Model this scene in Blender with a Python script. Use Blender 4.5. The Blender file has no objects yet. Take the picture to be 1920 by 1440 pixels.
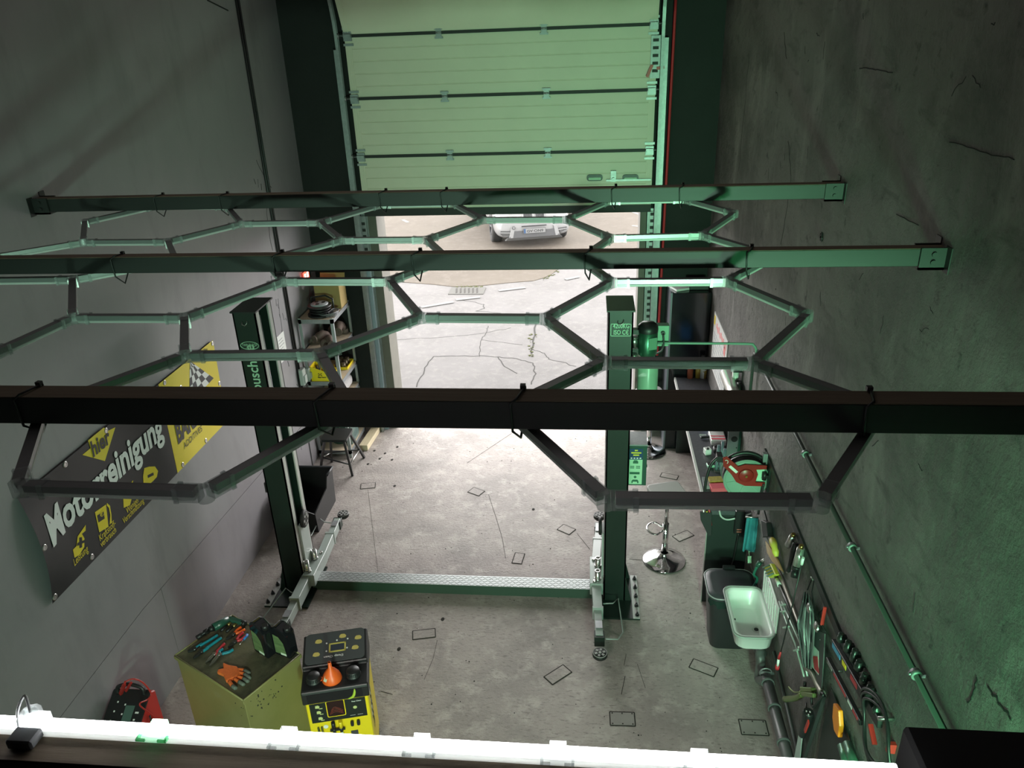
import bpy, bmesh, math, random
from mathutils import Vector, Matrix
random.seed(7)
S = bpy.context.scene
C = S.collection
PI = math.pi
# ------------------------------------------------------------------ camera, light, exposure
F, CX, CY, H = 1453.5, 960.0, 720.0, 4.85
RX = Vector((0.99516204, 0.00577569, -0.09807729))
RY = Vector((0.09147613, -0.41865203, 0.90352786))
RZ = Vector((-0.03584176, -0.90812836, -0.41715495))
cam = bpy.data.objects.new('camera', bpy.data.cameras.new('camera'))
C.objects.link(cam)
cam.data.sensor_width = 36.0
cam.data.lens = 36.0 * F / 1920.0
cam.data.clip_start = 0.05
cam.data.clip_end = 200
right = Vector((RX[0], RY[0], RZ[0])); up = -Vector((RX[1], RY[1], RZ[1])); back = -Vector((RX[2], RY[2], RZ[2]))
cam.matrix_world = Matrix(((right.x, up.x, back.x, 0), (right.y, up.y, back.y, 0), (right.z, up.z, back.z, H), (0, 0, 0, 1)))
S.camera = cam
S.view_settings.view_transform = 'Standard'
S.view_settings.look = 'None'
S.view_settings.exposure = EXPOSURE = 0.0
S.view_settings.gamma = 1.0
S.view_settings.use_curve_mapping = False
S.cycles.max_bounces = 8
S.cycles.diffuse_bounces = 5
S.cycles.sample_clamp_indirect = 6.0
S.cycles.use_denoising = True

world = bpy.data.worlds.new('overcast_sky')
S.world = world
world.use_nodes = True
wn = world.node_tree.nodes; wl_ = world.node_tree.links
wn['Background'].inputs['Color'].default_value = (1.0, 0.985, 0.97, 1)
# hazy sky: brighter towards the horizon, the same all round
_tc = wn.new('ShaderNodeTexCoord'); _sp = wn.new('ShaderNodeSeparateXYZ'); _mr = wn.new('ShaderNodeMapRange')
wl_.new(_tc.outputs['Generated'], _sp.inputs[0]); wl_.new(_sp.outputs['Z'], _mr.inputs['Value'])
_mr.inputs['From Min'].default_value = 0.0; _mr.inputs['From Max'].default_value = 0.9
_mr.inputs['To Min'].default_value = 13.5; _mr.inputs['To Max'].default_value = 5.5
wl_.new(_mr.outputs['Result'], wn['Background'].inputs['Strength'])

def lamp(name, kind, loc, aim, energy, color, **kw):
    d = bpy.data.lights.new(name, kind); d.energy = energy; d.color = color
    for k, v in kw.items(): setattr(d, k, v)
    o = bpy.data.objects.new(name, d); C.objects.link(o)
    o.location = loc
    o.rotation_euler = (Vector(aim) - Vector(loc)).to_track_quat('-Z', 'Y').to_euler()
    return o
# daylight guide for the sky through the open gate (portal, gives no light of its own)
pd = lamp('door_portal', 'AREA', (-0.98, 9.5, 1.45), (-0.98, 0, 1.45), 1, (1, 1, 1), shape='RECTANGLE', size=3.3, size_y=2.95)
pd.data.cycles.is_portal = True
# green room lamps under the loft, one towards each side wall
GREEN = (0.56, 1.0, 0.72)
lamp('green_lamp', 'AREA', (0.95, -2.3, 2.0), (0.3, 6.0, 2.6), 86, GREEN, shape='RECTANGLE', size=0.5, size_y=0.5, spread=math.radians(95))
lamp('green_lamp', 'AREA', (-2.7, -2.3, 1.9), (-1.6, 6.0, 2.6), 17, GREEN, shape='RECTANGLE', size=0.5, size_y=0.5, spread=math.radians(95))
lamp('side_green_lamp', 'SPOT', (1.15, 0.1, 2.3), (1.45, 2.6, 2.75), 400, (0.10, 1.0, 0.30), spot_size=math.radians(70), spot_blend=1.0, shadow_soft_size=0.1)
lamp('basin_fill', 'SPOT', (0.7, 0.2, 2.9), (1.25, 4.7, 0.8), 420, (0.45, 1.0, 0.62), spot_size=math.radians(26), spot_blend=0.9, shadow_soft_size=0.1)  # pale green fill spot added only to brighten the basin
# white fill spot added under the loft edge to brighten floor and machine
lamp('loft_fill', 'SPOT', (-0.9, 0.3, 3.05), (-1.1, 3.9, 0.0), 420, (1.0, 0.93, 0.86), spot_size=math.radians(80), spot_blend=0.9, shadow_soft_size=0.35)
# unseen soft fill added over the middle of the hall
lamp('roof_fill', 'AREA', (-1.0, 5.0, 6.3), (-1.0, 5.0, 0.0), 18, (1.0, 0.92, 0.88), shape='RECTANGLE', size=3.6, size_y=6.0)

# ------------------------------------------------------------------ photo rays (used to find real places on real planes)
def ray(px, py):
    d = Vector((px - CX, py - CY, F)); return Vector((RX.dot(d), RY.dot(d), RZ.dot(d)))
O = Vector((0, 0, H))
def onz(px, py, z): d = ray(px, py); return O + d * ((z - H) / d.z)
def onx(px, py, x): d = ray(px, py); return O + d * (x / d.x)
def ony(px, py, y): d = ray(px, py); return O + d * (y / d.y)

# ------------------------------------------------------------------ materials
MATS = {}
def mat(name, col, rough=0.6, metal=0.0, var=0.0, scale=6.0, bump=0.0, bscale=40.0, col2=None, emit=0.0, alpha=1.0, coat=0.0, spec=0.5, stretch=None, detail=6.0):
    if name in MATS: return MATS[name]
    m = bpy.data.materials.new(name); m.use_nodes = True
    nt = m.node_tree; n = nt.nodes; l = nt.links; b = n['Principled BSDF']
    b.inputs['Base Color'].default_value = (*col, 1); b.inputs['Roughness'].default_value = rough
    b.inputs['Metallic'].default_value = metal; b.inputs['Specular IOR Level'].default_value = spec
    if coat: b.inputs['Coat Weight'].default_value = coat
    if emit:
        b.inputs['Emission Color'].default_value = (*col, 1); b.inputs['Emission Strength'].default_value = emit
    if alpha < 1: b.inputs['Alpha'].default_value = alpha
    tc = None
    if var or bump or col2:
        tc = n.new('ShaderNodeTexCoord'); mp = n.new('ShaderNodeMapping'); l.new(tc.outputs['Object'], mp.inputs['Vector'])
        if stretch: mp.inputs['Scale'].default_value = stretch
    if var or col2:
        nz = n.new('ShaderNodeTexNoise'); nz.inputs['Scale'].default_value = scale; nz.inputs['Detail'].default_value = detail
        nz.inputs['Roughness'].default_value = 0.65
        l.new(mp.outputs['Vector'], nz.inputs['Vector'])
        rp = n.new('ShaderNodeValToRGB'); rp.color_ramp.elements[0].position = 0.32; rp.color_ramp.elements[1].position = 0.68
        c2 = col2 if col2 else tuple(min(1, c * (1 + var)) for c in col)
        c1 = col if col2 else tuple(c * (1 - var) for c in col)
        rp.color_ramp.elements[0].color = (*c1, 1); rp.color_ramp.elements[1].color = (*c2, 1)
        l.new(nz.outputs['Fac'], rp.inputs['Fac']); l.new(rp.outputs['Color'], b.inputs['Base Color'])
    if bump:
        nb = n.new('ShaderNodeTexNoise'); nb.inputs['Scale'].default_value = bscale; nb.inputs['Detail'].default_value = 5
        l.new(mp.outputs['Vector'], nb.inputs['Vector'])
        bp = n.new('ShaderNodeBump'); bp.inputs['Strength'].default_value = bump; bp.inputs['Distance'].default_value = 0.02
        l.new(nb.outputs['Fac'], bp.inputs['Height']); l.new(bp.outputs['Normal'], b.inputs['Normal'])
    MATS[name] = m; return m

def mixmat(name, layers, rough=0.85, bump=0.4, bscale=30.0, bdist=0.02, spec=0.3, rough2=None):
    """layers: base colour, then (colour, noise scale, lo, hi, stretch, kind) blended on top of it"""
    m = bpy.data.materials.new(name); m.use_nodes = True
    nt = m.node_tree; n = nt.nodes; l = nt.links; b = n['Principled BSDF']
    b.inputs['Roughness'].default_value = rough; b.inputs['Specular IOR Level'].default_value = spec
    tc = n.new('ShaderNodeTexCoord')
    cur = None; base = layers[0]; hsum = None
    for k, (col, sc, lo, hi, st, kind) in enumerate(layers[1:]):
        mp = n.new('ShaderNodeMapping'); mp.inputs['Scale'].default_value = st; mp.inputs['Location'].default_value = (k * 3.7, k * 1.3, k * 2.1)
        l.new(tc.outputs['Object'], mp.inputs['Vector'])
        if kind == 'voronoi':
            t = n.new('ShaderNodeTexVoronoi'); t.inputs['Scale'].default_value = sc; src = t.outputs['Distance']
        else:
            t = n.new('ShaderNodeTexNoise'); t.inputs['Scale'].default_value = sc; t.inputs['Detail'].default_value = 9; t.inputs['Roughness'].default_value = 0.62
            t.inputs['Distortion'].default_value = 0.4 if kind == 'warp' else 0.0
            src = t.outputs['Fac']
        l.new(mp.outputs['Vector'], t.inputs['Vector'])
        mr = n.new('ShaderNodeMapRange'); mr.inputs['From Min'].default_value = lo; mr.inputs['From Max'].default_value = hi
        l.new(src, mr.inputs['Value'])
        mx = n.new('ShaderNodeMix'); mx.data_type = 'RGBA'
        l.new(mr.outputs['Result'], mx.inputs['Factor'])
        if cur is None: mx.inputs['A'].default_value = (*base, 1)
        else: l.new(cur, mx.inputs['A'])
        mx.inputs['B'].default_value = (*col, 1)
        cur = mx.outputs['Result']
    l.new(cur, b.inputs['Base Color'])
    nb = n.new('ShaderNodeTexNoise'); nb.inputs['Scale'].default_value = bscale; nb.inputs['Detail'].default_value = 8; nb.inputs['Roughness'].default_value = 0.7
    l.new(tc.outputs['Object'], nb.inputs['Vector'])
    bp = n.new('ShaderNodeBump'); bp.inputs['Strength'].default_value = bump; bp.inputs['Distance'].default_value = bdist
    l.new(nb.outputs['Fac'], bp.inputs['Height']); l.new(bp.outputs['Normal'], b.inputs['Normal'])
    MATS[name] = m; return m

def clearmat(name, tint, refl=0.12, rough=0.08, body=0.0, bodycol=(1, 1, 1)):
    m = bpy.data.materials.new(name); m.use_nodes = True
    nt = m.node_tree; n = nt.nodes; l = nt.links
    for x in list(n): n.remove(x)
    o = n.new('ShaderNodeOutputMaterial'); t = n.new('ShaderNodeBsdfTransparent'); g = n.new('ShaderNodeBsdfGlossy')
    t.inputs['Color'].default_value = (*tint, 1); g.inputs['Roughness'].default_value = rough
    lw = n.new('ShaderNodeLayerWeight'); lw.inputs['Blend'].default_value = 0.35
    mr = n.new('ShaderNodeMapRange'); mr.inputs['To Min'].default_value = refl * 0.5; mr.inputs['To Max'].default_value = min(1, refl * 4)
    l.new(lw.outputs['Fresnel'], mr.inputs['Value'])
    mx = n.new('ShaderNodeMixShader'); l.new(mr.outputs['Result'], mx.inputs['Fac']); l.new(t.outputs[0], mx.inputs[1]); l.new(g.outputs[0], mx.inputs[2])
    out = mx.outputs[0]
    if body:
        d = n.new('ShaderNodeBsdfDiffuse'); d.inputs['Color'].default_value = (*bodycol, 1)
        m2 = n.new('ShaderNodeMixShader'); m2.inputs['Fac'].default_value = body; l.new(out, m2.inputs[1]); l.new(d.outputs[0], m2.inputs[2]); out = m2.outputs[0]
    l.new(out, o.inputs['Surface'])
    MATS[name] = m; return m

# ------------------------------------------------------------------ mesh builder
WL = {}   # world location of every object made here
def frame(d):
    d = Vector(d).normalized(); a = Vector((0, 0, 1)) if abs(d.z) < 0.9 else Vector((1, 0, 0))
    u = d.cross(a).normalized(); return u, d.cross(u).normalized()
class MB:
    def __init__(s): s.v = []; s.f = []; s.m = []; s.s = []
    def add(s, vs, fs, mi=0, sm=False):
        k = len(s.v); s.v += [Vector(v) for v in vs]
        for f in fs: s.f.append(tuple(i + k for i in f)); s.m.append(mi); s.s.append(sm)
        return s
    def box(s, lo, hi, mi=0):
        (a, b, c), (d, e, g) = lo, hi
        return s.add([(a,b,c),(d,b,c),(d,e,c),(a,e,c),(a,b,g),(d,b,g),(d,e,g),(a,e,g)], [(0,3,2,1),(4,5,6,7),(0,1,5,4),(1,2,6,5),(2,3,7,6),(3,0,4,7)], mi)
    def obox(s, c, ax, ay, az, mi=0):
        """oriented box: centre and three half-axis vectors"""
        c, ax, ay, az = map(Vector, (c, ax, ay, az))
        vs = [c + ax*i + ay*j + az*k for k in (-1, 1) for i, j in ((-1,-1),(1,-1),(1,1),(-1,1))]
        return s.add(vs, [(0,3,2,1),(4,5,6,7),(0,1,5,4),(1,2,6,5),(2,3,7,6),(3,0,4,7)], mi)
    def bar(s, p, q, w, h, upv=(0, 0, 1), mi=0):
        p, q = Vector(p), Vector(q); d = (q - p); L = d.length; d.normalize(); u = d.cross(Vector(upv))
        if u.length < 1e-5: u = frame(d)[0]
        u.normalize(); w2 = u.cross(d).normalized()
        return s.obox((p + q) / 2, d * L / 2, u * w / 2, w2 * h / 2, mi)
    def cyl(s, p, q, r, r2=None, n=16, mi=0, caps=True):
        p, q = Vector(p), Vector(q); r2 = r if r2 is None else r2; u, w = frame(q - p)
        vs = [c + (u * math.cos(2*PI*i/n) + w * math.sin(2*PI*i/n)) * rr for c, rr in ((p, r), (q, r2)) for i in range(n)]
        s.add(vs, [(i, (i+1) % n, n + (i+1) % n, n + i) for i in range(n)], mi, True)
        if caps:
            s.add(vs[:n], [tuple(range(n))[::-1]], mi); s.add(vs[n:], [tuple(range(n))], mi)
        return s
    def tube(s, pts, r, n=8, mi=0, closed=False, caps=True):
        P = [Vector(p) for p in pts]; N = len(P); rings = []; u = None
        for i, p in enumerate(P):
            a = P[(i-1) % N] if (closed or i) else p; b = P[(i+1) % N] if (closed or i < N-1) else p
            d = (b - a)
            if d.length < 1e-9: d = Vector((0, 0, 1))
            d.normalize()
            if u is None: u = frame(d)[0]
            u = (u - d * u.dot(d)); u = u.normalized() if u.length > 1e-6 else frame(d)[0]
            w = d.cross(u); rr = r[i] if isinstance(r, (list, tuple)) else r
            rings.append([p + (u * math.cos(2*PI*k/n) + w * math.sin(2*PI*k/n)) * rr for k in range(n)])
        vs = [v for g in rings for v in g]
        M = N if closed else N - 1
        s.add(vs, [(i*n + k, i*n + (k+1) % n, ((i+1) % N)*n + (k+1) % n, ((i+1) % N)*n + k) for i in range(M) for k in range(n)], mi, True)
        if caps and not closed:
            s.add(rings[0], [tuple(range(n))[::-1]], mi); s.add(rings[-1], [tuple(range(n))], mi)
        return s
    def lathe(s, prof, c, ax=(0, 0, 1), n=24, mi=0, sx=1.0, sy=1.0):
        c = Vector(c); ax = Vector(ax).normalized(); u, w = frame(ax); vs = []
        for r, z in prof: vs += [c + ax*z + (u*math.cos(2*PI*i/n)*sx + w*math.sin(2*PI*i/n)*sy) * max(r, 1e-4) for i in range(n)]
        return s.add(vs, [(j*n+i, j*n+(i+1) % n, (j+1)*n+(i+1) % n, (j+1)*n+i) for j in range(len(prof)-1) for i in range(n)], mi, True)
    def prism(s, poly, o, u, v, w, mi=0):
        """polygon in (u, v) from origin o, extruded by vector w"""
        o, u, v, w = map(Vector, (o, u, v, w)); n = len(poly)
        a = [o + u*x + v*y for x, y in poly]; b = [p + w for p in a]
        s.add(a + b, [tuple(range(n))[::-1], tuple(range(n, 2*n))] + [(i, (i+1) % n, n + (i+1) % n, n + i) for i in range(n)], mi)
        return s
    def solid(s, top, w, mi=0):
        """polygon given by points, extruded by w"""
        w = Vector(w); n = len(top); a = [Vector(p) for p in top]; b = [p + w for p in a]
        return s.add(a + b, [tuple(range(n)), tuple(range(n, 2*n))[::-1]] + [(i, n + i, n + (i+1) % n, (i+1) % n) for i in range(n)], mi)
    def ball(s, c, r, n=12, mi=0, sc=(1, 1, 1)):
        c = Vector(c); vs = []; m = n // 2
        for j in range(m + 1):
            t = PI * j / m
            vs += [c + Vector((sc[0]*r*math.sin(t)*math.cos(2*PI*i/n), sc[1]*r*math.sin(t)*math.sin(2*PI*i/n), -sc[2]*r*math.cos(t))) for i in range(n)]
        return s.add(vs, [(j*n+i, j*n+(i+1) % n, (j+1)*n+(i+1) % n, (j+1)*n+i) for j in range(m) for i in range(n)], mi, True)
    def strip(s, pts, w, nrm, th, mi=0):
        """flat ribbon along a polyline lying in the plane with normal nrm"""
        nrm = Vector(nrm).normalized()
        for p, q in zip(pts[:-1], pts[1:]):
            p, q = Vector(p), Vector(q); d = (q - p)
            if d.length < 1e-6: continue
            L = d.length; d.normalize(); u = nrm.cross(d).normalized()
            s.obox((p + q)/2 + nrm*th/2, d*L/2, u*w/2, nrm*th/2, mi)
        return s
    def xf(s, M): s.v = [M @ v for v in s.v]; return s
    def build(s, name, mats, parent=None, loc=None, bevel=0.0, seg=1):
        mats = mats if isinstance(mats, (list, tuple)) else [mats]
        base = Vector(WL[parent]) if parent else Vector(loc if loc is not None else s.foot())
        bm = bmesh.new(); bv = [bm.verts.new(v - base) for v in s.v]
        for f, m, sm in zip(s.f, s.m, s.s):
            try: fa = bm.faces.new([bv[i] for i in f])
            except ValueError: continue
            fa.material_index = m; fa.smooth = sm
        bmesh.ops.remove_doubles(bm, verts=bm.verts, dist=1e-6)
        bmesh.ops.recalc_face_normals(bm, faces=bm.faces)
        if bevel:
            es = [e for e in bm.edges if len(e.link_faces) == 2 and e.calc_face_angle(0) > 0.6]
            bmesh.ops.bevel(bm, geom=es, offset=bevel, segments=seg, affect='EDGES', profile=0.6, clamp_overlap=True)
        me = bpy.data.meshes.new(name); bm.to_mesh(me); bm.free()
        for m in mats: me.materials.append(m)
        o = bpy.data.objects.new(name, me); C.objects.link(o)
        if parent: o.parent = parent; o.location = (0, 0, 0)
        else: o.location = base
        WL[o] = tuple(base); return o
    def foot(s):
        xs = [v.x for v in s.v]; ys = [v.y for v in s.v]; zs = [v.z for v in s.v]
        return ((min(xs)+max(xs))/2, (min(ys)+max(ys))/2, min(zs))

def tag(o, label, cat, group=None):
    o['label'] = label; o['category'] = cat
    if group: o['group'] = group
    return o
def thing(name, label, cat, loc, group=None):
    o = bpy.data.objects.new(name, None); C.objects.link(o); o.location = loc; o.empty_display_size = 0.1
    WL[o] = tuple(loc); return tag(o, label, cat, group)
def one(name, label, cat, mb, mats, group=None, bevel=0.0, seg=1):
    return tag(mb.build(name, mats, None, None, bevel, seg), label, cat, group)
def struct(name, mb, mats, parent=None, bevel=0.0):
    o = mb.build(name, mats, parent, None if parent else (0, 0, 0), bevel)
    if not parent: o['kind'] = 'structure'
    return o
def stuff(o): o['kind'] = 'stuff'; return o
def text(s, o, u, v, size, m, parent, name='lettering', width=None, th=0.0015, bold=0.0, shear=0.0, align='LEFT', sx=1.0):
    """letters standing on the plane through o spanned by unit vectors u (reading direction) and v (up)"""
    cu = bpy.data.curves.new('letters', 'FONT'); cu.body = s; cu.size = 1.0; cu.align_x = align; cu.offset = bold; cu.shear = shear; cu.resolution_u = 3
    to = bpy.data.objects.new('letters', cu); C.objects.link(to)
    bpy.context.view_layer.update()
    dg = bpy.context.evaluated_depsgraph_get(); me = bpy.data.meshes.new_from_object(to.evaluated_get(dg))
    vs = [x.co.copy() for x in me.vertices]; fs = [tuple(p.vertices) for p in me.polygons]
    bpy.data.objects.remove(to); bpy.data.curves.remove(cu); bpy.data.meshes.remove(me)
    if not vs: return None
    k = size
    if width:
        xs = [q.x for q in vs]; sx = width / ((max(xs) - min(xs)) * k)
    u, v, o = Vector(u), Vector(v), Vector(o); w = u.cross(v).normalized() * th
    mb = MB(); mb.add([o + u*(q.x*k*sx) + v*(q.y*k) + w for q in vs], fs)
    return mb.build(name, m, parent)
def disc(c, r, n=24, a0=0.0): return [(c[0] + r*math.cos(a0 + 2*PI*i/n), c[1] + r*math.sin(a0 + 2*PI*i/n)) for i in range(n)]
def rrect(x0, y0, x1, y1, r, n=4):
    out = []
    for cx, cy, a in ((x1-r, y1-r, 0), (x0+r, y1-r, 90), (x0+r, y0+r, 180), (x1-r, y0+r, 270)):
        for i in range(n+1):
            t = math.radians(a + 90*i/n); out.append((cx + r*math.cos(t), cy + r*math.sin(t)))
    return out
def smooth(pts, n=6):
    P = [Vector(p) for p in pts]; out = []
    for i in range(len(P)-1):
        a = P[max(0, i-1)]; b = P[i]; c = P[i+1]; d = P[min(len(P)-1, i+2)]
        for k in range(n):
            t = k/n; out.append(0.5*((2*b) + (c-a)*t + (2*a-5*b+4*c-d)*t*t + (3*b-a-3*c+d)*t**3))
    return out + [P[-1]]
X, Y, Z = Vector((1,0,0)), Vector((0,1,0)), Vector((0,0,1))
# ------------------------------------------------------------------ colours
m_floor = mixmat('concrete_floor', [(0.3708,0.3264,0.3034), ((0.2472,0.2209,0.2049),1.3,0.42,0.68,(1,1,1),'warp'), ((0.4738,0.4279,0.3989),7.0,0.5,0.72,(1,1,1),'noise'), ((0.1957,0.1741,0.1606),34.0,0.54,0.70,(0.6,1.6,1),'noise'), ((0.1648,0.1492,0.1379),0.7,0.58,0.8,(1,1,1),'warp')], rough=0.62, bump=0.55, bscale=40, bdist=0.014, spec=0.4)
m_walll = mixmat('grey_wall_paint', [(0.2209,0.2100,0.2244), ((0.2710,0.2542,0.2693),0.9,0.4,0.7,(1,1,1),'warp'), ((0.1826,0.1740,0.1851),3.5,0.52,0.75,(1,1,0.3),'noise')], rough=0.46, bump=0.05, bscale=60, bdist=0.004, spec=1.0)
m_wallr = mixmat('rough_grey_wall_paint', [(0.235,0.222,0.207), ((0.125,0.12,0.113),0.9,0.42,0.62,(1,1,1.6),'warp'), ((0.33,0.31,0.29),1.7,0.52,0.70,(1,1.5,0.7),'warp'), ((0.12,0.117,0.11),4.0,0.55,0.70,(1,.8,2.2),'warp'), ((0.05,0.05,0.048),11.0,0.62,0.74,(1,1,1),'noise')], rough=0.5, bump=1.0, bscale=11, bdist=0.06, spec=0.4)
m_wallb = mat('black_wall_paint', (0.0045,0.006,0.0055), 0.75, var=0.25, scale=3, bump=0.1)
m_ceil = mat('dark_ceiling', (0.03,0.03,0.03), 0.9)
m_joint = mat('dark_joint', (0.012,0.012,0.013), 0.9)
m_frame = mat('grey_brown_frame_paint', (0.11,0.105,0.085), 0.6, var=0.1)
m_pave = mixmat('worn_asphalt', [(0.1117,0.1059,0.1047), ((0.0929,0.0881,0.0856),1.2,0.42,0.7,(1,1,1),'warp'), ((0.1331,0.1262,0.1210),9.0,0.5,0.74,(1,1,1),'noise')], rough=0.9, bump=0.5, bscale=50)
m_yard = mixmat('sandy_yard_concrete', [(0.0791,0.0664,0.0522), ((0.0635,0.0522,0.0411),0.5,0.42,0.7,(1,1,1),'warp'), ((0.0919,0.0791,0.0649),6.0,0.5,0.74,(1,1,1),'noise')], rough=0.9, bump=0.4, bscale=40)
m_crack = mat('crack', (0.028,0.025,0.022), 1.0)
m_ocrack = mat('pavement_crack', (0.020,0.019,0.017), 1.0)
m_moss = mat('moss', (0.045,0.05,0.010), 1.0, var=0.4, scale=40)
m_panel = mat('gate_panel', (0.66,0.62,0.50), 0.55, var=0.03, scale=2, bump=0.05, bscale=300)
m_rubber = mat('black_rubber', (0.012,0.012,0.012), 0.6)
m_galv = mat('galvanised_steel', (0.29,0.30,0.31), 0.45, 0.55, var=0.12, scale=20)
m_dgalv = mat('dull_steel', (0.30,0.31,0.32), 0.45, 0.8, var=0.12, scale=20)
m_red = mat('red_paint', (0.42,0.025,0.02), 0.4)
m_wood = mat('raw_wood', (0.17,0.13,0.09), 0.8, col2=(0.12,0.09,0.06), scale=5, stretch=(0.6,14,14), bump=0.1)
m_beam = mat('black_beam_paint', (0.014,0.0145,0.0145), 0.5, var=0.15, scale=4, stretch=(0.5,6,6))
m_alu = mat('tube_housing', (0.24,0.245,0.25), 0.35, 0.45)
m_opal = mat('opal_diffuser', (0.74,0.77,0.76), 0.4)
_b = m_opal.node_tree.nodes['Principled BSDF']; _o = m_opal.node_tree.nodes['Material Output']
_t = m_opal.node_tree.nodes.new('ShaderNodeBsdfTranslucent'); _t.inputs['Color'].default_value = (.9,.92,.91,1)
_m = m_opal.node_tree.nodes.new('ShaderNodeMixShader'); _m.inputs['Fac'].default_value = .35
m_opal.node_tree.links.new(_b.outputs[0], _m.inputs[1]); m_opal.node_tree.links.new(_t.outputs[0], _m.inputs[2]); m_opal.node_tree.links.new(_m.outputs[0], _o.inputs['Surface'])
m_clear = clearmat('clear_plastic', (0.90,0.92,0.92), 0.07, 0.22, 0.14, (0.7,0.72,0.72))
m_led = mat('led_white', (1.0,1.0,1.0), 0.5, emit=12.0)
m_black = mat('black_plastic', (0.014,0.014,0.015), 0.42)
m_blackg = mat('glossy_black', (0.008,0.009,0.011), 0.12)
m_green = mat('dark_green_enamel', (0.007,0.019,0.0135), 0.4, var=0.06, coat=0.05)
m_green2 = mat('mid_green_enamel', (0.022,0.085,0.06), 0.3, coat=0.3)
m_arm = mat('grey_green_enamel', (0.34,0.40,0.37), 0.3, coat=0.3)
m_chrome = mat('chrome', (0.82,0.82,0.82), 0.12, 1.0)
m_steel = mat('bright_steel', (0.62,0.62,0.60), 0.28, 1.0)
m_mint = mat('pale_green_print', (0.45,0.72,0.50), 0.5)
m_white = mat('white_enamel', (0.80,0.80,0.78), 0.3)
m_yellow = mat('yellow_paint', (0.72,0.56,0.02), 0.4)
m_byellow = mat('bright_yellow', (0.82,0.62,0.012), 0.4)
m_teal = mat('teal_rubber', (0.01,0.24,0.30), 0.45)
m_tred = mat('red_rubber', (0.50,0.03,0.04), 0.45)
m_orange = mat('orange_plastic', (0.85,0.13,0.02), 0.35)
m_board = mat('chipboard', (0.55,0.45,0.33), 0.8, var=0.1, scale=60)
m_card = mat('cardboard', (0.36,0.26,0.10), 0.85, var=0.06)
m_olive = mat('olive_enamel', (0.20,0.195,0.065), 0.42, col2=(0.25,0.235,0.09), scale=2.2, coat=0.15)
m_ink = mat('black_print', (0.012,0.012,0.013), 0.6)
m_bench = mat('dark_speckled_laminate', (0.055,0.056,0.066), 0.45, col2=(0.085,0.085,0.095), scale=30)
m_blue = mat('blue_plastic', (0.03,0.20,0.55), 0.5)
m_pink = mat('pink_foam', (0.75,0.10,0.14), 0.7)

# ------------------------------------------------------------------ setting
XL, XR, YB = -3.40, 1.40, 9.10
OX0, OX1 = -2.56, 0.60     # door opening
floor = struct('floor', MB().box((XL-.25, -2.6, -.12), (XR+.25, 9.42, 0)), m_floor)
gr = MB(); pl = []
def groove_plate(cx, cy, ux, uy, lx, ly, bolts=0):
    """cover plate let into the floor inside an open joint"""
    c = onz(cx, cy, 0); u = Vector((ux, uy, 0)).normalized(); v = Vector((-u.y, u.x, 0))
    p = MB(); p.obox(c + Z*.002, u*(lx/2-.006), v*(ly/2-.006), Z*.002)
    o = p.build('floor_plate', m_floor if not bolts else m_plate, floor)
    for a, b, l1, l2 in ((1,0,lx,ly),(-1,0,lx,ly)):
        gr.obox(c + u*a*lx/2 + Z*.001, u*.004, v*ly/2, Z*.001)
        gr.obox(c + v*a*ly/2 + Z*.001, v*.004, u*lx/2, Z*.001)
    for i in range(bolts):
        a = -1 + 2*(i % 3)/2; b = -1 if i < 3 else 1
        gr.cyl(c + u*a*lx*.4 + v*b*ly*.38 + Z*.003, c + u*a*lx*.4 + v*b*ly*.38 + Z*.006, .006, n=6)
m_plate = mat('steel_floor_plate', (0.27,0.25,0.235), 0.6, 0.0, var=0.1)
for g in ((795,1189,1,.22,.20,.11), (1046,1265,.8,.75,.21,.11), (972,1047,.12,1,.17,.10), (1281,1005,.85,.6,.20,.11), (1319,1252,.9,-.45,.21,.11), (893,922,.8,-.45,.16,.12), (1062,993,.8,-.55,.16,.12), (1255,893,.85,-.3,.2,.1), (690,911,1,.2,.17,.12)):
    groove_plate(*g)
groove_plate(1167,1348,1,0.02,.19,.13,6); groove_plate(1413,1364,1,0,.2,.14,6)
def fcrack(pts, w=.004):
    gr.strip([onz(x, y, 0.0005) for x, y in pts], w, Z, .0012)
fcrack([(916,927),(930,970),(942,1010),(948,1047)]); fcrack([(1082,1000),(1106,1030)]); fcrack([(820,1200),(812,1235),(795,1275)], .003)
fcrack([(1172,1268),(1165,1302)], .005); fcrack([(876,868),(960,812)], .003); fcrack([(1195,1245),(1210,1290)], .003); fcrack([(714,1296),(736,1302)])
fcrack([(1170,1248),(1174,1226)], .003); fcrack([(1180,1048),(1225,1052)], .003); fcrack([(690,918),(712,1100)], .002)
for _ in range(190):
    x, y = random.uniform(-3.2, 1.1), random.uniform(3.6, 8.9)
    r = random.choice((.003,.004,.005,.007)); gr.cyl((x, y, 0.0), (x, y, .002), r, n=6)
for px, py in ((830,1161),(748,1217),(702,845),(712,860),(722,850),(745,838),(735,862),(690,870),(1000,955),(740,911)):
    c = onz(px, py, 0); gr.lathe([(.0,.003),(.014,.002),(.017,0)], c, n=8, sx=1.5)
stuff(gr.build('floor_mark', m_crack, floor))

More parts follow.
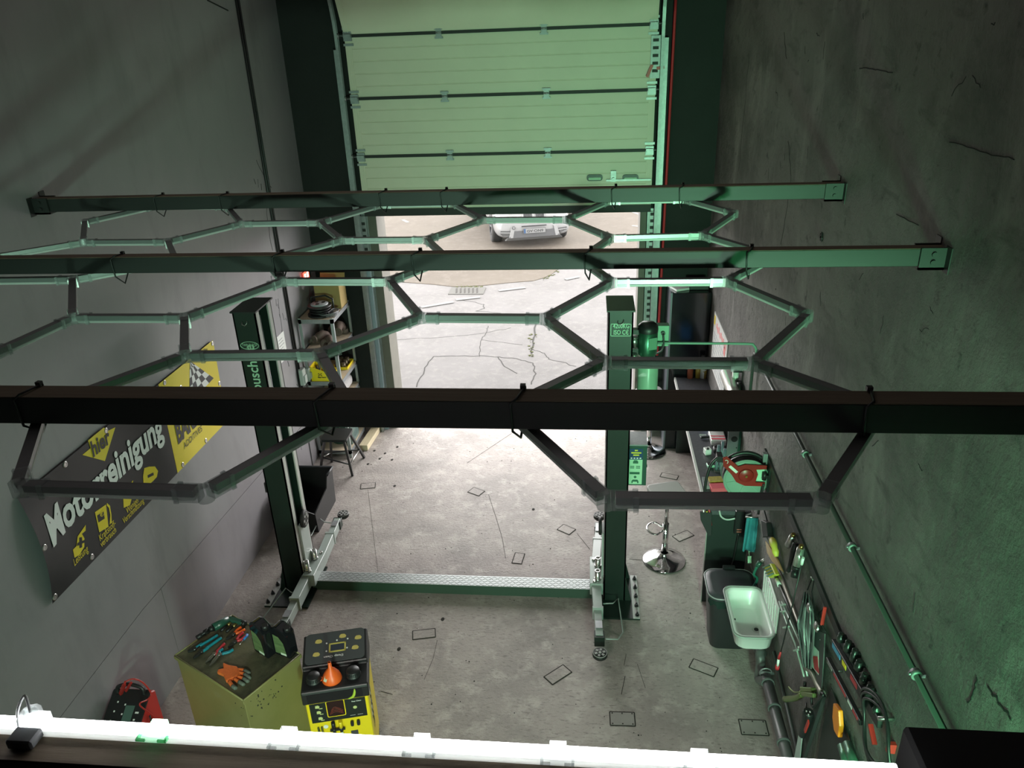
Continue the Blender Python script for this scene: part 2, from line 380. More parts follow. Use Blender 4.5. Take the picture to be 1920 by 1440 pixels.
# left wall: backing plus precast panels with open joints
wall_l = struct('wall_left', MB().box((XL-.25, -2.6, -.1), (XL-.006, 9.5, 6.4)), mat('joint_grey', (0.05,0.05,0.053), 0.9))
def lpanel(pts):
    MB().solid([(XL-.006, y, z) for y, z in pts], (.006, 0, 0)).build('wall_panel', m_walll, wall_l)
jz = lambda y: 0.89 if y < 4.4 else 0.89 - (y-4.4)*0.075
g_ = .003
def lowtop(y0, y1): return [(y0, 0), (y1, 0), (y1, jz(y1)-g_), (y0, jz(y0)-g_)]
def hightop(y0, y1): return [(y0, jz(y0)+g_), (y1, jz(y1)+g_), (y1, 6.4), (y0, 6.4)]
lpanel([(-2.6,0),(4.67-g_,0),(4.67-g_,jz(4.67)-g_),(4.4,jz(4.4)-g_),(-2.6,jz(0)-g_)]); lpanel(lowtop(4.67+g_, 8.02))
lpanel(hightop(-2.6, 2.80)); lpanel([(2.80+2*g_, jz(2.8)+g_), (4.4, jz(4.4)+g_), (4.67, jz(4.67)+g_), (8.02, jz(8.02)+g_), (8.02, 6.4), (2.80+2*g_, 6.4)]); lpanel([(8.06,0),(9.5,0),(9.5,6.4),(8.06,6.4)])
cr = MB()
for base in ((479,300,508,352),(497,372,510,470),(520,560,533,660),(540,740,556,800)):
    p = [onx(base[0] + (base[2]-base[0])*i/7 + random.uniform(-1.5,1.5), base[1] + (base[3]-base[1])*i/7, XL) for i in range(8)]
    cr.strip(p, .006, X, .0015)
p = [onx(x, y, XL) for x, y in ((388,0),(428,20))]; cr.strip(p, .012, X, .002)
for _ in range(26):
    y, z = random.uniform(7.7,8.0), random.uniform(.3,3.6); cr.strip([(XL,y,z),(XL,y+random.uniform(-.03,.03),z+random.uniform(.02,.09))], random.uniform(.003,.010), X, .0015)
stuff(cr.build('wall_crack', m_joint, wall_l))
# conduit pair in the joint
cd = MB().cyl((XL+.012, 8.03, 0.35), (XL+.012, 8.03, 6.3), .011, n=8).cyl((XL+.014, 8.075, 0.9), (XL+.014, 8.075, 6.3), .014, n=8)
one('cable_conduit', 'pair of thin black cable conduits running up the left wall beside the shelf rack', 'conduit', cd, m_black)

wall_r = struct('wall_right', MB().box((XR, -2.6, -.1), (XR+.25, 9.5, 6.4)), m_wallr)
wc = MB()
random.seed(11)
def rcrack(pts, w=.006, j=2.0):
    P = []
    for (a, b), (c, d) in zip(pts[:-1], pts[1:]):
        for i in range(6): P.append(onx(a+(c-a)*i/6+random.uniform(-j,j), b+(d-b)*i/6+random.uniform(-j,j), XR))
    wc.strip(P, w, -X, .0015)
rcrack([(1478,265),(1484,330),(1475,400),(1462,470)], .006, 1); rcrack([(1610,127),(1640,130),(1680,138)], .005, 1.5); rcrack([(1405,100),(1395,220),(1383,340)], .004, 1)
rcrack([(1832,1270),(1826,1300),(1812,1322)], .006); rcrack([(1850,1285),(1875,1315),(1905,1358)], .008, 4); rcrack([(1780,265),(1850,288),(1915,300)], .003)
rcrack([(1680,400),(1730,425)], .003); rcrack([(1470,60),(1475,120)], .006,1)
for _ in range(46):
    y, z = random.uniform(2.5,8.8), random.uniform(2.0,5.2); l_ = random.uniform(.02,.11); a_ = random.choice((0.1,.2,1.2,1.5,2.4))+random.uniform(-.2,.2)
    wc.strip([(XR, y+l_*k_/4*math.cos(a_)+random.uniform(-.008,.008), z+l_*k_/4*math.sin(a_)+random.uniform(-.008,.008)) for k_ in range(5)], random.uniform(.0015,.004), -X, .0012)
stuff(wc.build('wall_crack', m_joint, wall_r))
bg = MB()   # peg holes and small round fixings on the right wall
for px, py in ((1541,442),(1541,446)):
    c = onx(px, py, XR); bg.tube([c + Vector((-.004, .02*math.cos(t), .02*math.sin(t))) for t in [2*PI*i/10 for i in range(10)]], .004, closed=True, n=6)
bg.build('wall_hook', m_black, wall_r)

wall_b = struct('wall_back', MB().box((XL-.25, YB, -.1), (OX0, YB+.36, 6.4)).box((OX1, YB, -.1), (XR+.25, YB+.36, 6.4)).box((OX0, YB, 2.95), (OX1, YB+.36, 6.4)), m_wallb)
struct('trim_1', MB().box((OX0-.005, YB-.002, 0), (OX0+.012, YB+.37, 2.95)).box((OX0-.10, YB-.012, 0), (OX0+.012, YB, 2.95)), m_frame)
struct('trim_2', MB().box((OX1-.012, YB-.002, 0), (OX1+.005, YB+.37, 2.95)).box((OX1-.012, YB-.012, 0), (OX1+.06, YB, 2.95)), m_frame)
struct('wall_front', MB().box((XL-.25, -2.85, -.1), (XR+.25, -2.6, 6.4)), m_walll)
struct('ceiling', MB().box((XL-.25, -2.85, 6.4), (XR+.25, 9.5, 6.55)), m_ceil)
struct('loft_deck', MB().box((XL, -2.6, 3.15), (XR, 0.62, 3.3)), m_wood)

# outside
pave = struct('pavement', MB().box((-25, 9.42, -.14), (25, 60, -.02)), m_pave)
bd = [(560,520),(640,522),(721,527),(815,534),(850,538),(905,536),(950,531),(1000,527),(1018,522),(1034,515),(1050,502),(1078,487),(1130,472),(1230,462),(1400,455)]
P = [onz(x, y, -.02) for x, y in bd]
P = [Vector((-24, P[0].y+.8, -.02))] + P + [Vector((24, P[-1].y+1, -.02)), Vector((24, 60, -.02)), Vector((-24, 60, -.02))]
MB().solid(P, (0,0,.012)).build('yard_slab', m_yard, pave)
oc = MB()
def ocrack(pts, w=.018, j=2.0):
    P = []
    for (a, b), (c, d) in zip(pts[:-1], pts[1:]):
        for i in range(5): P.append(onz(a+(c-a)*i/5+random.uniform(-j,j), b+(d-b)*i/5+random.uniform(-j,j)*.5, -.02))
    oc.strip(P, w, Z, .002)
ocrack([(780,725),(795,695),(812,668),(870,667),(920,668),(960,671),(1000,680),(1003,700),(993,727)])
ocrack([(935,670),(945,688),(975,703)]); ocrack([(898,668),(901,640),(912,622),(918,608)], .012); ocrack([(740,638),(850,630),(910,625),(970,612)], .008)
ocrack([(1005,608),(1000,640),(994,668)], .03); ocrack([(1000,655),(1020,663),(1030,674),(1060,680),(1085,690)], .014); ocrack([(865,562),(905,570),(908,578),(890,584),(950,587)], .014)
ocrack([(740,600),(760,601)], .01); ocrack([(905,638),(1000,648)], .008); ocrack([(1100,470),(1010,458),(955,455)],.01)
stuff(oc.build('pavement_crack', m_ocrack, pave))
sm = MB()
for a in (((790,576),(850,566)),((935,545),(985,539)),((855,562),(900,557)),((1060,524),(1085,519)),((755,412),(765,417)),((1175,394),(1205,404)),((1185,423),(1200,425))):
    sm.strip([onz(x, y, -.008) for x, y in a], .10, Z, .004)
stuff(sm.build('pavement_mark', mat('worn_white_marking', (0.12,0.12,0.115), 0.9), pave))
ms = MB()
for _ in range(130):
    t = random.choice((0,0,1,2))
    px, py = ((random.uniform(848,905), random.uniform(534,541)) if t == 0 else (random.uniform(1018,1050), 0) if t == 1 else (random.uniform(992,1006), random.uniform(625,668)))
    if t == 1: py = 527 - (px-1012)*.55 + random.uniform(-3,3)
    c = onz(px, py, -.012); ms.ball(c, random.uniform(.006,.020), n=6, sc=(1.6,1.2,.35))
stuff(ms.build('moss', m_moss, pave))
c = onz(876,546,-.02); dg = MB()
dr = MB().box((c.x-.36, c.y-.22, -.02), (c.x+.36, c.y+.22, -.006)).build('drain_grate', mat('grate_concrete', (0.06,0.058,0.052), 0.9), pave)
for i in range(6):
    x = c.x - .22 + i*.085; MB().obox((x, c.y, -.004), (.013,.03,0), (-.022,.15,0), (0,0,.003)).build('slot', m_crack, dr)
# ------------------------------------------------------------------ sectional gate
door = bpy.data.objects.new('door_1', None); C.objects.link(door); door.location = (-.98, 9.05, 0); WL[door] = (-.98, 9.05, 0); door['kind'] = 'structure'
DX0, DX1, DY = -2.66, 0.70, 9.02
def section(z0, h, base=None, tilt=0.0, ribs=True):
    """one ribbed panel: profile in (depth, height) swept along x; tilt leans it back towards the room"""
    prof = [(0, 0.004), (0, .02)]
    if ribs:
        for i in range(1, 5):
            z = h*i/5; prof += [(0, z-.007), (.006, z-.003), (.006, z+.003), (0, z+.007)]
    prof += [(0, h-.02), (0, h-.004), (.04, h-.004), (.04, .004)]
    M = Matrix.Translation(base) @ Matrix.Rotation(tilt, 4, 'X')
    m = MB(); m.prism([(d, z) for d, z in prof], (DX0, 0, 0), Y, Z, (DX1-DX0, 0, 0)); m.xf(M)
    o = m.build('section', m_panel, door)
    e = MB()
    for x in (DX0, DX1-.07): e.box((x, -.006, .012), (x+.07, 0, h-.012))
    for x in (DX0+.018, DX0+.045, DX1-.052, DX1-.025): e.box((x, -.010, .012), (x+.008, -.006, h-.012))
    e.xf(M).build('end_cap', m_panel, o)
    return M
zs = [2.956, 3.562, 4.191, 4.833]
Ms = [section(0, zs[i+1]-zs[i], (0, DY, zs[i])) for i in range(3)]
b = Vector((0, DY, zs[3])); 
Ms.append(section(0, .64, b, math.radians(28), False)); b2 = Ms[-1] @ Vector((0, 0, .64)); Ms.append(section(0, .64, b2, math.radians(72), False))
for i, (z, M) in enumerate(zip(zs[1:], Ms[1:])):
    MB().box((DX0+.05, DY-.014, z-.016), (DX1-.05, DY+.002, z+.016)).build('seal_strip', m_rubber, door)
    for x in ((-1.62,-1.60,-1.585)[2-i], (-.49,-.475,-.47)[2-i]):
        h = MB().box((x-.03, DY-.022, z-.055), (x+.03, DY-.012, z+.05)).box((x-.045, DY-.020, z+.03), (x+.045, DY-.010, z+.052)).box((x-.045, DY-.020, z-.06), (x+.045, DY-.010, z-.04))
        h.cyl((x-.028, DY-.026, z), (x+.028, DY-.026, z), .010, n=8); h.build('hinge', m_galv, door)
    for s in (-1, 1):
        x = DX0+.04 if s < 0 else DX1-.04
        h = MB().box((x-.045, DY-.03, z-.05), (x+.045, DY-.008, z+.045)).box((x-.055, DY-.016, z-.10), (x+.055, DY-.006, z-.075)).box((x-.055, DY-.016, z+.06), (x+.055, DY-.006, z+.085))
        h.cyl((x-s*.05, DY-.04, z+.005), (x+s*.11, DY-.04, z+.005), .009, n=8).cyl((x+s*.085, DY-.04, z+.005), (x+s*.11, DY-.04, z+.005), .024, n=12).box((x-.04, DY-.055, z-.02), (x+.04, DY-.03, z+.02))
        h.build('roller_hinge', m_dgalv, door)
MB().box((DX0, DY-.01, 2.875), (DX1, DY+.045, 2.96)).build('bottom_seal', m_rubber, door)
# handles, latch, label plate, ribbon
for x, z in ((.057,3.19),(.448,3.19)):
    p = ony(1115 if x < .2 else 1182, 333, DY)
    h = MB().prism(rrect(-.09,-.035,.09,.035,.03), (p.x, DY, p.z), X, Z, (0,-.018,0)).build('handle', m_black, door)
    MB().prism(rrect(-.07,-.02,.07,.008,.01), (p.x, DY-.018, p.z-.004), X, Z, (0,-.004,0)).build('grip', mat('pale_grip', (.35,.55,.38), .5), h)
p = ony(1150,330,DY)
MB().box((p.x-.03, DY-.03, p.z-.06), (p.x+.03, DY, p.z+.06)).box((p.x-.08, DY-.025, p.z-.055), (p.x+.42, DY-.01, p.z-.035)).cyl((p.x,DY-.05,p.z-.03),(p.x,DY-.03,p.z-.03),.02).build('latch', m_dgalv, door)
p = ony(1229,105,DY-.03)
lp = MB().box((p.x-.05, DY-.03, p.z-.22), (p.x+.05, DY-.012, p.z+.2)).build('spring_latch', m_galv, door)
for i in range(5): MB().box((p.x-.03, DY-.033, p.z-.16+i*.075), (p.x+.03, DY-.03, p.z-.13+i*.075)).build('slot', m_rubber, lp)
p = ony(1219,133,DY-.03); q = ony(1240,128,DY-.03)
MB().bar((p.x+.02,DY-.035,p.z+.06),(p.x-.03,DY-.035,p.z-.06),.03,.006,upv=Y).bar((q.x-.05,DY-.035,q.z),(q.x+.03,DY-.035,q.z+.01),.03,.006,upv=Y).build('release_ribbon', m_red, door)
# tracks
arc = lambda s: [(DY-.04 - 1.25*(1-math.cos(t)), 4.72 + 1.25*math.sin(t)) for t in [PI/2*i/14*s for i in range(15)]]
for s, x in ((-1, DX0-.09), (1, DX1+.07)):
    path = [(DY-.04, 0.0), (DY-.04, 4.72)] + arc(1)[1:] + [(4.0, 5.97)]
    m = MB()
    for (y0, z0), (y1, z1) in zip(path[:-1], path[1:]):
        d = Vector((0, y1-y0, z1-z0)); nrm = Vector((0, -d.z, d.y)).normalized()
        a, c = Vector((x, y0, z0)), Vector((x, y1, z1)); mid = (a+c)/2; L = d.length/2 + .004; dd = d.normalized()
        m.obox(mid, dd*L, nrm*.027, Vector((.0025,0,0)))                       # web
        m.obox(mid + nrm*.027 + Vector((-s*.016,0,0)), dd*L, nrm*.0025, Vector((.016,0,0)))
        m.obox(mid - nrm*.027 + Vector((-s*.016,0,0)), dd*L, nrm*.0025, Vector((.016,0,0)))
    m.build('track', m_galv, door)
    a = MB().box((x+(s*.004 if s > 0 else -.05), DY-.0, 0), (x+(.05 if s > 0 else -.004), DY+.006, 4.7)).box((x-(.10 if s > 0 else -.02), DY+.062, 0), (x-(.02 if s > 0 else -.10), DY+.07, 2.9))
    a.build('track_angle', m_dgalv, door)
    sl = MB()
    if s > 0:
        ang = MB().box((x-.085, DY+.03, 0), (x-.015, DY+.036, 2.87)).build('perforated_angle', m_galv, door)
        for i in range(34): sl.box((x-.07, DY+.026, .25+i*.078), (x-.03, DY+.031, .285+i*.078))
        sl.build('slots', m_rubber, ang)['kind'] = 'stuff'
    else:
        ang = MB().box((x+.015, DY+.03, 0), (x+.085, DY+.036, 2.87)).build('perforated_angle', m_galv, door)
        for i in range(5): sl.box((x+.03, DY+.026, 2.45+i*.078), (x+.07, DY+.031, 2.485+i*.078))
        sl.build('slots', m_rubber, ang)['kind'] = 'stuff'
        MB().box((x+.02, DY+.0, 0), (x+.075, DY+.03, 2.40)).build('jamb_seal', mat('pale_blue_steel', (.32,.40,.45), .35, .5), door)
# red pull rope
rp = [ony(1260,4,9.03), ony(1250,200,9.03), ony(1240,395,9.03), ony(1232,560,9.03)]
rp = [Vector((.82 + .012*math.sin(i), 9.03, z)) for i, z in enumerate((5.05,4.2,3.4,2.6,1.8,1.15))]
rp = [Vector((.872,9.02,5.08)), Vector((.862,9.02,3.6)), Vector((.855,9.02,2.2)), Vector((.845,9.0,1.1))]
t = thing('pull_rope', 'red pull rope hanging beside the right gate track', 'rope', (.82, 9.03, 1.1))
MB().tube(smooth(rp, 6), .016, n=6).build('rope', mat('rope_red', (.50,.02,.03), .6), t); MB().box((.80, 9.0, 5.06), (.87, 9.098, 5.12)).build('pulley_bracket', m_galv, t)
# small lit sign on left wall by the shelf
p = onx(574,517,XL)
one('led_sign', 'small red lit number sign on the left wall above the shelf rack', 'sign', MB().box((XL, p.y-.11, p.z-.05), (XL+.02, p.y+.11, p.z+.07)), m_black)
for k in range(3):
    pass
# ------------------------------------------------------------------ ceiling beams
def beam(y0, y1, z0, z1, label, x0=XL, x1=XR, hangers=True):
    t = thing('wooden_beam', label, 'beam', ((x0+x1)/2, y0, z0), 'wooden beams spanning the hall')
    m = MB().box((x0, y0, z0), (x1, y1, z1-.001)).build('timber', m_beam, t, bevel=.002)
    MB().box((x0+.001, y0+.001, z1-.0015), (x1-.001, y1-.001, z1+.0005)).build('bare_top', m_wood, t)
    if hangers:
        for s, x in ((1, x0), (-1, x1)):
            h = MB().box((x, y0-.012, z0-.012), (x+s*.10, y0-.001, z1+.005)).box((x, y1+.001, z0-.012), (x+s*.10, y1+.012, z1+.005)).box((x, y0-.012, z0-.012), (x+s*.10, y1+.012, z0-.001))
            h.box((x, y0-.05, z0-.02), (x+s*.004, y0-.001, z1+.012)).box((x, y1+.001, z0-.02), (x+s*.004, y1+.05, z1+.03))
            for zz in (z0+.02, z1-.02): h.cyl((x+s*.05, y0-.02, zz), (x+s*.05, y0-.01, zz), .010, n=8)
            h.build('joist_hanger', m_beam, t)
    return t
BY = ((4.495,4.568),(3.13,3.188),(1.738,1.812))
beam(*BY[0], 3.922, 4.002, 'black painted wooden beam farthest from the loft, just inside the gate')
beam(*BY[1], 3.930, 4.002, 'black painted wooden beam in the middle of the three spanning the hall')
beam(*BY[2], 3.920, 4.000, 'black painted wooden beam nearest the loft with two light tubes below')
# loft edge beam carrying the lit tube
beam(.735, .793, 3.80, 3.892, 'wooden edge beam under the lit white tube at the loft', hangers=False)

# ------------------------------------------------------------------ hexagon light grid
ZN = 3.900
nd = dict(A1=(290,388),A2=(425,388),C1=(712,385),C2=(850,382),E1=(1140,378),E2=(1285,375),
 L0=(160,417),B1=(452,420),B2=(600,418),D1=(905,413),D2=(1062,412),R0=(1378,401),
 A3=(157,455),A4=(315,454),C3=(640,451),C4=(800,450),E3=(1146,447),E4=(1318,442),
 L1=(-30,486),B3=(330,490),B4=(497,489),D3=(838,486),D4=(1088,487),R1=(1452,482),
 A5=(-95,528),A6=(137,525),C5=(530,528),C6=(730,528),E5=(1147,530),E6=(1365,528),
 B5=(137,597),B6=(347,597),D5=(788,596),D6=(1023,598),R2=(1515,592),
 A7=(-260,672),A8=(-18,668),C7=(347,668),C8=(600,665),E7=(1133,680),E8=(1415,682),
 B7=(-220,770),B8=(82,767),D7=(660,768),D8=(950,768),R3=(1655,768),
 C9=(35,915),C10=(385,925),E9=(1135,938),E10=(1540,942))
N = {k: onz(x, y, ZN) for k, (x, y) in nd.items()}
edges = 'A1A2 C1C2 E1E2 B1B2 D1D2 A3A4 C3C4 E3E4 B3B4 D3D4 A5A6 C5C6 E5E6 B5B6 D5D6 A7A8 C7C8 E7E8 B7B8 D7D8 C9C10 E9E10 L0A1 L0A3 A2B1 B1A4 B2C1 B2C3 C2D1 D1C4 D2E1 D2E3 E2R0 R0E4 A3L1 L1A5 A4B3 B3A6 B4C3 B4C5 C4D3 D3C6 D4E3 D4E5 E4R1 R1E6 A6B5 B5A8 B6C5 B6C7 C6D5 D5C8 D6E5 D6E7 E6R2 R2E8 A8B7 C7B8 B8C9 C8D7 D7C10 E7D8 D8E9 E8R3 R3E10'.split()
def ends(e):
    i = 1
    while e[i].isdigit(): i += 1
    return e[:i], e[i:]
grid = thing('hexagon_light_grid', 'honeycomb grid of light tubes with clear connectors hung under the beams', 'light', (-.9, 3.1, ZN))
inc = {k: [] for k in N}
for e in edges:
    a, b = ends(e); p, q = N[a].copy(), N[b].copy()
    p.x = min(max(p.x, XL+.03), XR-.03); q.x = min(max(q.x, XL+.03), XR-.03)
    d = (q-p).normalized(); inc[a].append(d); inc[b].append(-d)
    p2, q2 = p + d*.022, q - d*.022
    hs = MB().bar(p2 + Z*.0055, q2 + Z*.0055, .0255, .018)
    for s in (-1, 1):
        u = d.cross(Z)*s; hs.bar(p2 + u*.0135 + Z*.0137, q2 + u*.0135 + Z*.0137, .002, .0022)
    h = hs.build('tube', m_alu, grid)
    MB().bar(p2 - Z*.0095, q2 - Z*.0095, .0245, .012).build('diffuser', m_opal, h, bevel=.003)
for k, ds in inc.items():
    p = N[k].copy(); p.x = min(max(p.x, XL+.03), XR-.03)
    m = MB().cyl(p - Z*.019, p + Z*.018, .019, n=12)
    for d in ds:
        m.bar(p + d*.012, p + d*.072, .0305, .0355); u = d.cross(Z)
        m.bar(p + d*.060 + u*.017, p + d*.072 + u*.017, .004, .038).bar(p + d*.060 - u*.017, p + d*.072 - u*.017, .004, .038)
    m.cyl(p + Z*.017, p + Z*.021, .009, n=8)
    m.build('connector', m_clear, grid)
# cable ties
ties = ([(290,360),(413,358),(715,360),(830,355),(1152,345),(1280,340)], [(210,470),(515,470),(778,470),(1103,465),(1410,455)], [(35,740),(598,738),(968,742),(1640,745)])
names = ('far', 'middle', 'near'); cnt = {6: ('leftmost','second from left','third from left','third from right','second from right','rightmost'), 5: ('leftmost','second from left','central','second from right','rightmost'), 4: ('leftmost','second from left','second from right','rightmost')}
for row, (y0, y1), nm in zip(ties, BY, names):
    for i, (px, py) in enumerate(row):
        x = ony(px, py, y0).x; zt, zb = 4.004, 3.876
        path = [(x-.012, y0-.004, zb+.040), (x-.016, y0-.005, zt-.01), (x, y0, zt+.003), (x+.016, y1, zt+.003), (x+.014, y1+.005, zb+.050), (x+.004, (y0+y1)/2, zb)]
        m = MB().tube(path, .0035, n=6, closed=True).box((x+.004, y1-.012, zt), (x+.018, y1+.002, zt+.011))
        one('cable_tie', f'black cable tie around the {nm} beam, {cnt[len(row)][i]} of its ties', 'cable tie', m, m_black, 'cable ties holding the light grid')

# lit tube on the loft edge
t = thing('led_tube', 'lit white light tube with clear clips running along the loft edge beam', 'light', (-.4, .77, 3.90))
zt = 3.905; pa, pb = onz(-160,1343,zt), onz(1680,1444,zt)
d = (pb-pa).normalized(); u = d.cross(Z)
j1 = onz(65,1356,zt)
MB().cyl(pa, pb, .0085, n=12).build('light_strip', m_led, t)
MB().bar(pa + u*.0115 - Z*.007, pb + u*.0115 - Z*.007, .004, .012).build('profile', m_opal, t)
for px, py in ((297,1372),(540,1386),(790,1399),(1046,1414),(1312,1429)):
    c = onz(px, py-6, zt); m = MB()
    m.bar(c - d*.012, c + d*.012, .0195, .0185)
    for k in (-1, 1): m.bar(c + d*.022*k + u*.016 - d*.002, c + d*.022*k + u*.016 + d*.002, .014, .004).bar(c + d*.010*k + u*.022, c + d*.024*k + u*.022, .003, .004).bar(c + d*.010*k + u*.011, c + d*.024*k + u*.011, .003, .004)
    m.build('clip', m_clear if px != 297 else clearmat('green_clear_plastic', (.6,.95,.75), .2, .1, .3, (.3,.9,.5)), t)
MB().cyl(j1 - Z*.02, j1 + Z*.024, .016, n=10).bar(j1 - d*.022, j1 + d*.022, .024, .028).cyl(j1 + Z*.02, j1 + Z*.026, .010, n=8).build('connector', m_clear, t)
ps = thing('power_supply', 'small dark grey cable box on the loft beam by the end of the lit tube', 'box', (-.85,.76,3.893))
bx = onz(38,1390,3.905)
MB().box((bx.x-.021, .752, 3.8932), (bx.x+.021, .782, 3.910)).build('housing', mat('dark_grey_plastic', (.10,.105,.11), .6), ps, bevel=.003)
w = smooth([(bx.x-.019,.782,3.905), (bx.x-.024,.795,3.925), (bx.x-.012,.805,3.948), tuple(j1 + Z*.022)], 5)
MB().tube(w, .0022, n=6).build('cable', mat('white_cable', (.75,.75,.75), .4), ps)
# black box on the loft at the right
bt = onz(1692,1357,3.9)
sp = thing('black_cabinet', 'plain black box standing on the loft in the lower right corner', 'box', (bt.x+.3, bt.y-.25, 3.3))
MB().box((bt.x, bt.y-.5, 3.3), (bt.x+.62, bt.y, 3.9)).build('body', mat('black_felt', (.022,.022,.024), .85), sp, bevel=.006)
# ------------------------------------------------------------------ two-post lift
PY0, PY1 = 5.72, 6.05
lift = thing('two_post_lift', 'dark green two-post car lift with low arms and a tread plate crossing the floor', 'car lift', (-1.25, 5.85, 0))
m_lip = mat('daylit_lip_tone', (0.42,0.43,0.40), 0.35)  # pale colour stands in for daylight reflected on the channel lips
def post(x0, x1, s):
    """s = +1: the open channel faces +x"""
    p = MB(); H_ = 2.83; t = .012
    p.box((x0, PY0, 0), (x1, PY0+t, H_)).box((x0, PY1-t, 0), (x1, PY1, H_))
    xo = x0 if s > 0 else x1 - t; p.box((xo, PY0, 0), (xo+t, PY1, H_))
    o = p.build('post', m_green, lift)
    xi = x1 if s > 0 else x0
    l = MB()
    for a, b in ((PY0, PY0+.07), (PY1-.07, PY1)): l.box((min(xi, xi-s*.012), a, 0), (max(xi, xi-s*.012), b, H_))
    l.build('channel_lip', m_lip, o)
    MB().box((x0+.02, PY0+.1, .8), (x1-.02, PY0+.11, 2.7)).cyl((xi-s*.05, PY0+.17, .6), (xi-s*.05, PY0+.17, 2.75), .011, n=8).build('cylinder_rod', m_dgalv, o)
    MB().box((x0-.012, PY0-.015, H_), (x1+.012, PY1+.03, H_+.012)).build('cap', m_black, o)
    sx = x0+.5*(x1-x0); MB().tube([(sx-.022, PY0-.006, 2.755), (sx-.022, PY0-.018, 2.735), (sx+.0, PY0-.02, 2.725), (sx+.02, PY0-.018, 2.745), (sx+.02,PY0-.006,2.765)], .004, n=6).build('eyelet', m_steel, o)
    return o
lp = post(-2.885, -2.69, 1)
rpst = post(.150, .345, -1)
# writing on the posts
mk = mat('pale_green_letters', (.42,.66,.48), .5)
yf = PY0 - .002
a = ony(1144,607,PY0); b = ony(1184,629,PY0)
x0, x1, z1, z0 = .170, .330, a.z, b.z-.006
f = MB()
for lo, hi in (((x0,z0),(x1,z0+.005)),((x0,z1-.005),(x1,z1)),((x0,z0),(x0+.005,z1)),((x1-.005,z0),(x1,z1))): f.box((lo[0],yf,lo[1]),(hi[0],PY0,hi[1]))
f.build('load_frame', mk, rpst)
text('4200KG', (x0+.018, yf-.001, z0+.068), X, Z, .055, mk, rpst, width=.126, bold=.012)
text('ISO C\u20ac', (x0+.022, yf, z0+.015), X, Z, .055, mk, rpst, width=.115, bold=.012)
c = ony(482,648,PY0); cx = -2.786
ov = MB(); n = 28
ov.tube([(cx + .078*math.cos(2*PI*i/n), yf, c.z + .034*math.sin(2*PI*i/n)) for i in range(n)], .003, n=5, closed=True)
ov.build('oval_badge', mk, lp)
text('TWIN BUSCH', (cx, yf, c.z-.006), X, Z, .035, mk, lp, width=.128, align='CENTER', bold=.01)
text('GERMANY', (cx, yf, c.z-.025), X, Z, .015, mk, lp, width=.07, align='CENTER')
ea, eb = ony(478,646,PY0), ony(488,774,PY0)
text('twinbusch.de', (cx+.035, yf, eb.z), Z, -X, .125, mk, lp, width=ea.z-eb.z, bold=.015)
# base plates, gussets, anchors
for x0, x1, s in ((-2.885,-2.69,-1), (.150,.345,1)):
    xb = x1+.125 if s > 0 else x0-.125; xa = x0-.10 if s > 0 else x1+.10
    bp = MB().box((min(xa,xb), PY0-.24, 0), (max(xa,xb), PY1+.03, .018)).build('base_plate', m_green, lift)
    MB().box((min(xb,xb-s*.06), PY0-.24, .018), (max(xb,xb-s*.06), PY1+.03, .022)).build('daylight_strip', mat('plate_daylight_tone', (.55,.55,.54), .35), bp)  # added pale strip: daylight reflected on the base plate, put into its colour
    xo = x1 if s > 0 else x0
    for y in (PY0, PY1-.012): MB().prism([(0,0),(s*.06,0),(s*.02,.17),(0,.26)], (xo,y,.018), X, Z, (0,.012,0)).build('gusset', m_green, lift)
    for i in range(5):
        y = PY0-.20 + i*.125
        MB().cyl((xb-s*.022, y, .022), (xb-s*.022, y, .030), .020, n=12).cyl((xb-s*.022, y, .030), (xb-s*.022, y, .048), .013, n=6).cyl((xb-s*.022, y, .048), (xb-s*.022, y, .062), .007, n=8).build('anchor_bolt', m_black, bp)
# tread plate
yfp = onz(1104,1122,0).y; hp = ony(1104,1105,yfp).z; ybp = onz(1104,1087,hp).y
hp = max(.05, hp)
cp = MB().box((-2.63, yfp, 0), (.08, ybp, hp)).build('cross_cover', mat('cover_side_green', (.045,.085,.062), .4), lift)
tread = mat('tread_plate', (0.36,0.38,0.38), 0.42, 0.5, var=0.06, scale=30)
tp = MB().box((-2.63, yfp-.003, hp), (.08, ybp+.003, hp+.004)).build('tread_sheet', tread, cp)
tb = MB(); k = 0
nx = 92
for i in range(nx):
    for j in range(5):
        x = -2.61 + 2.68*i/nx; y = yfp + (ybp-yfp)*(j+.5)/5; sg = 1 if (i+j) % 2 else -1
        tb.obox((x, y, hp+.005), (.010, sg*.008, 0), (-.003*sg, .0035, 0), (0,0,.0016))
stuff(tb.build('tread_pattern', tread, cp))
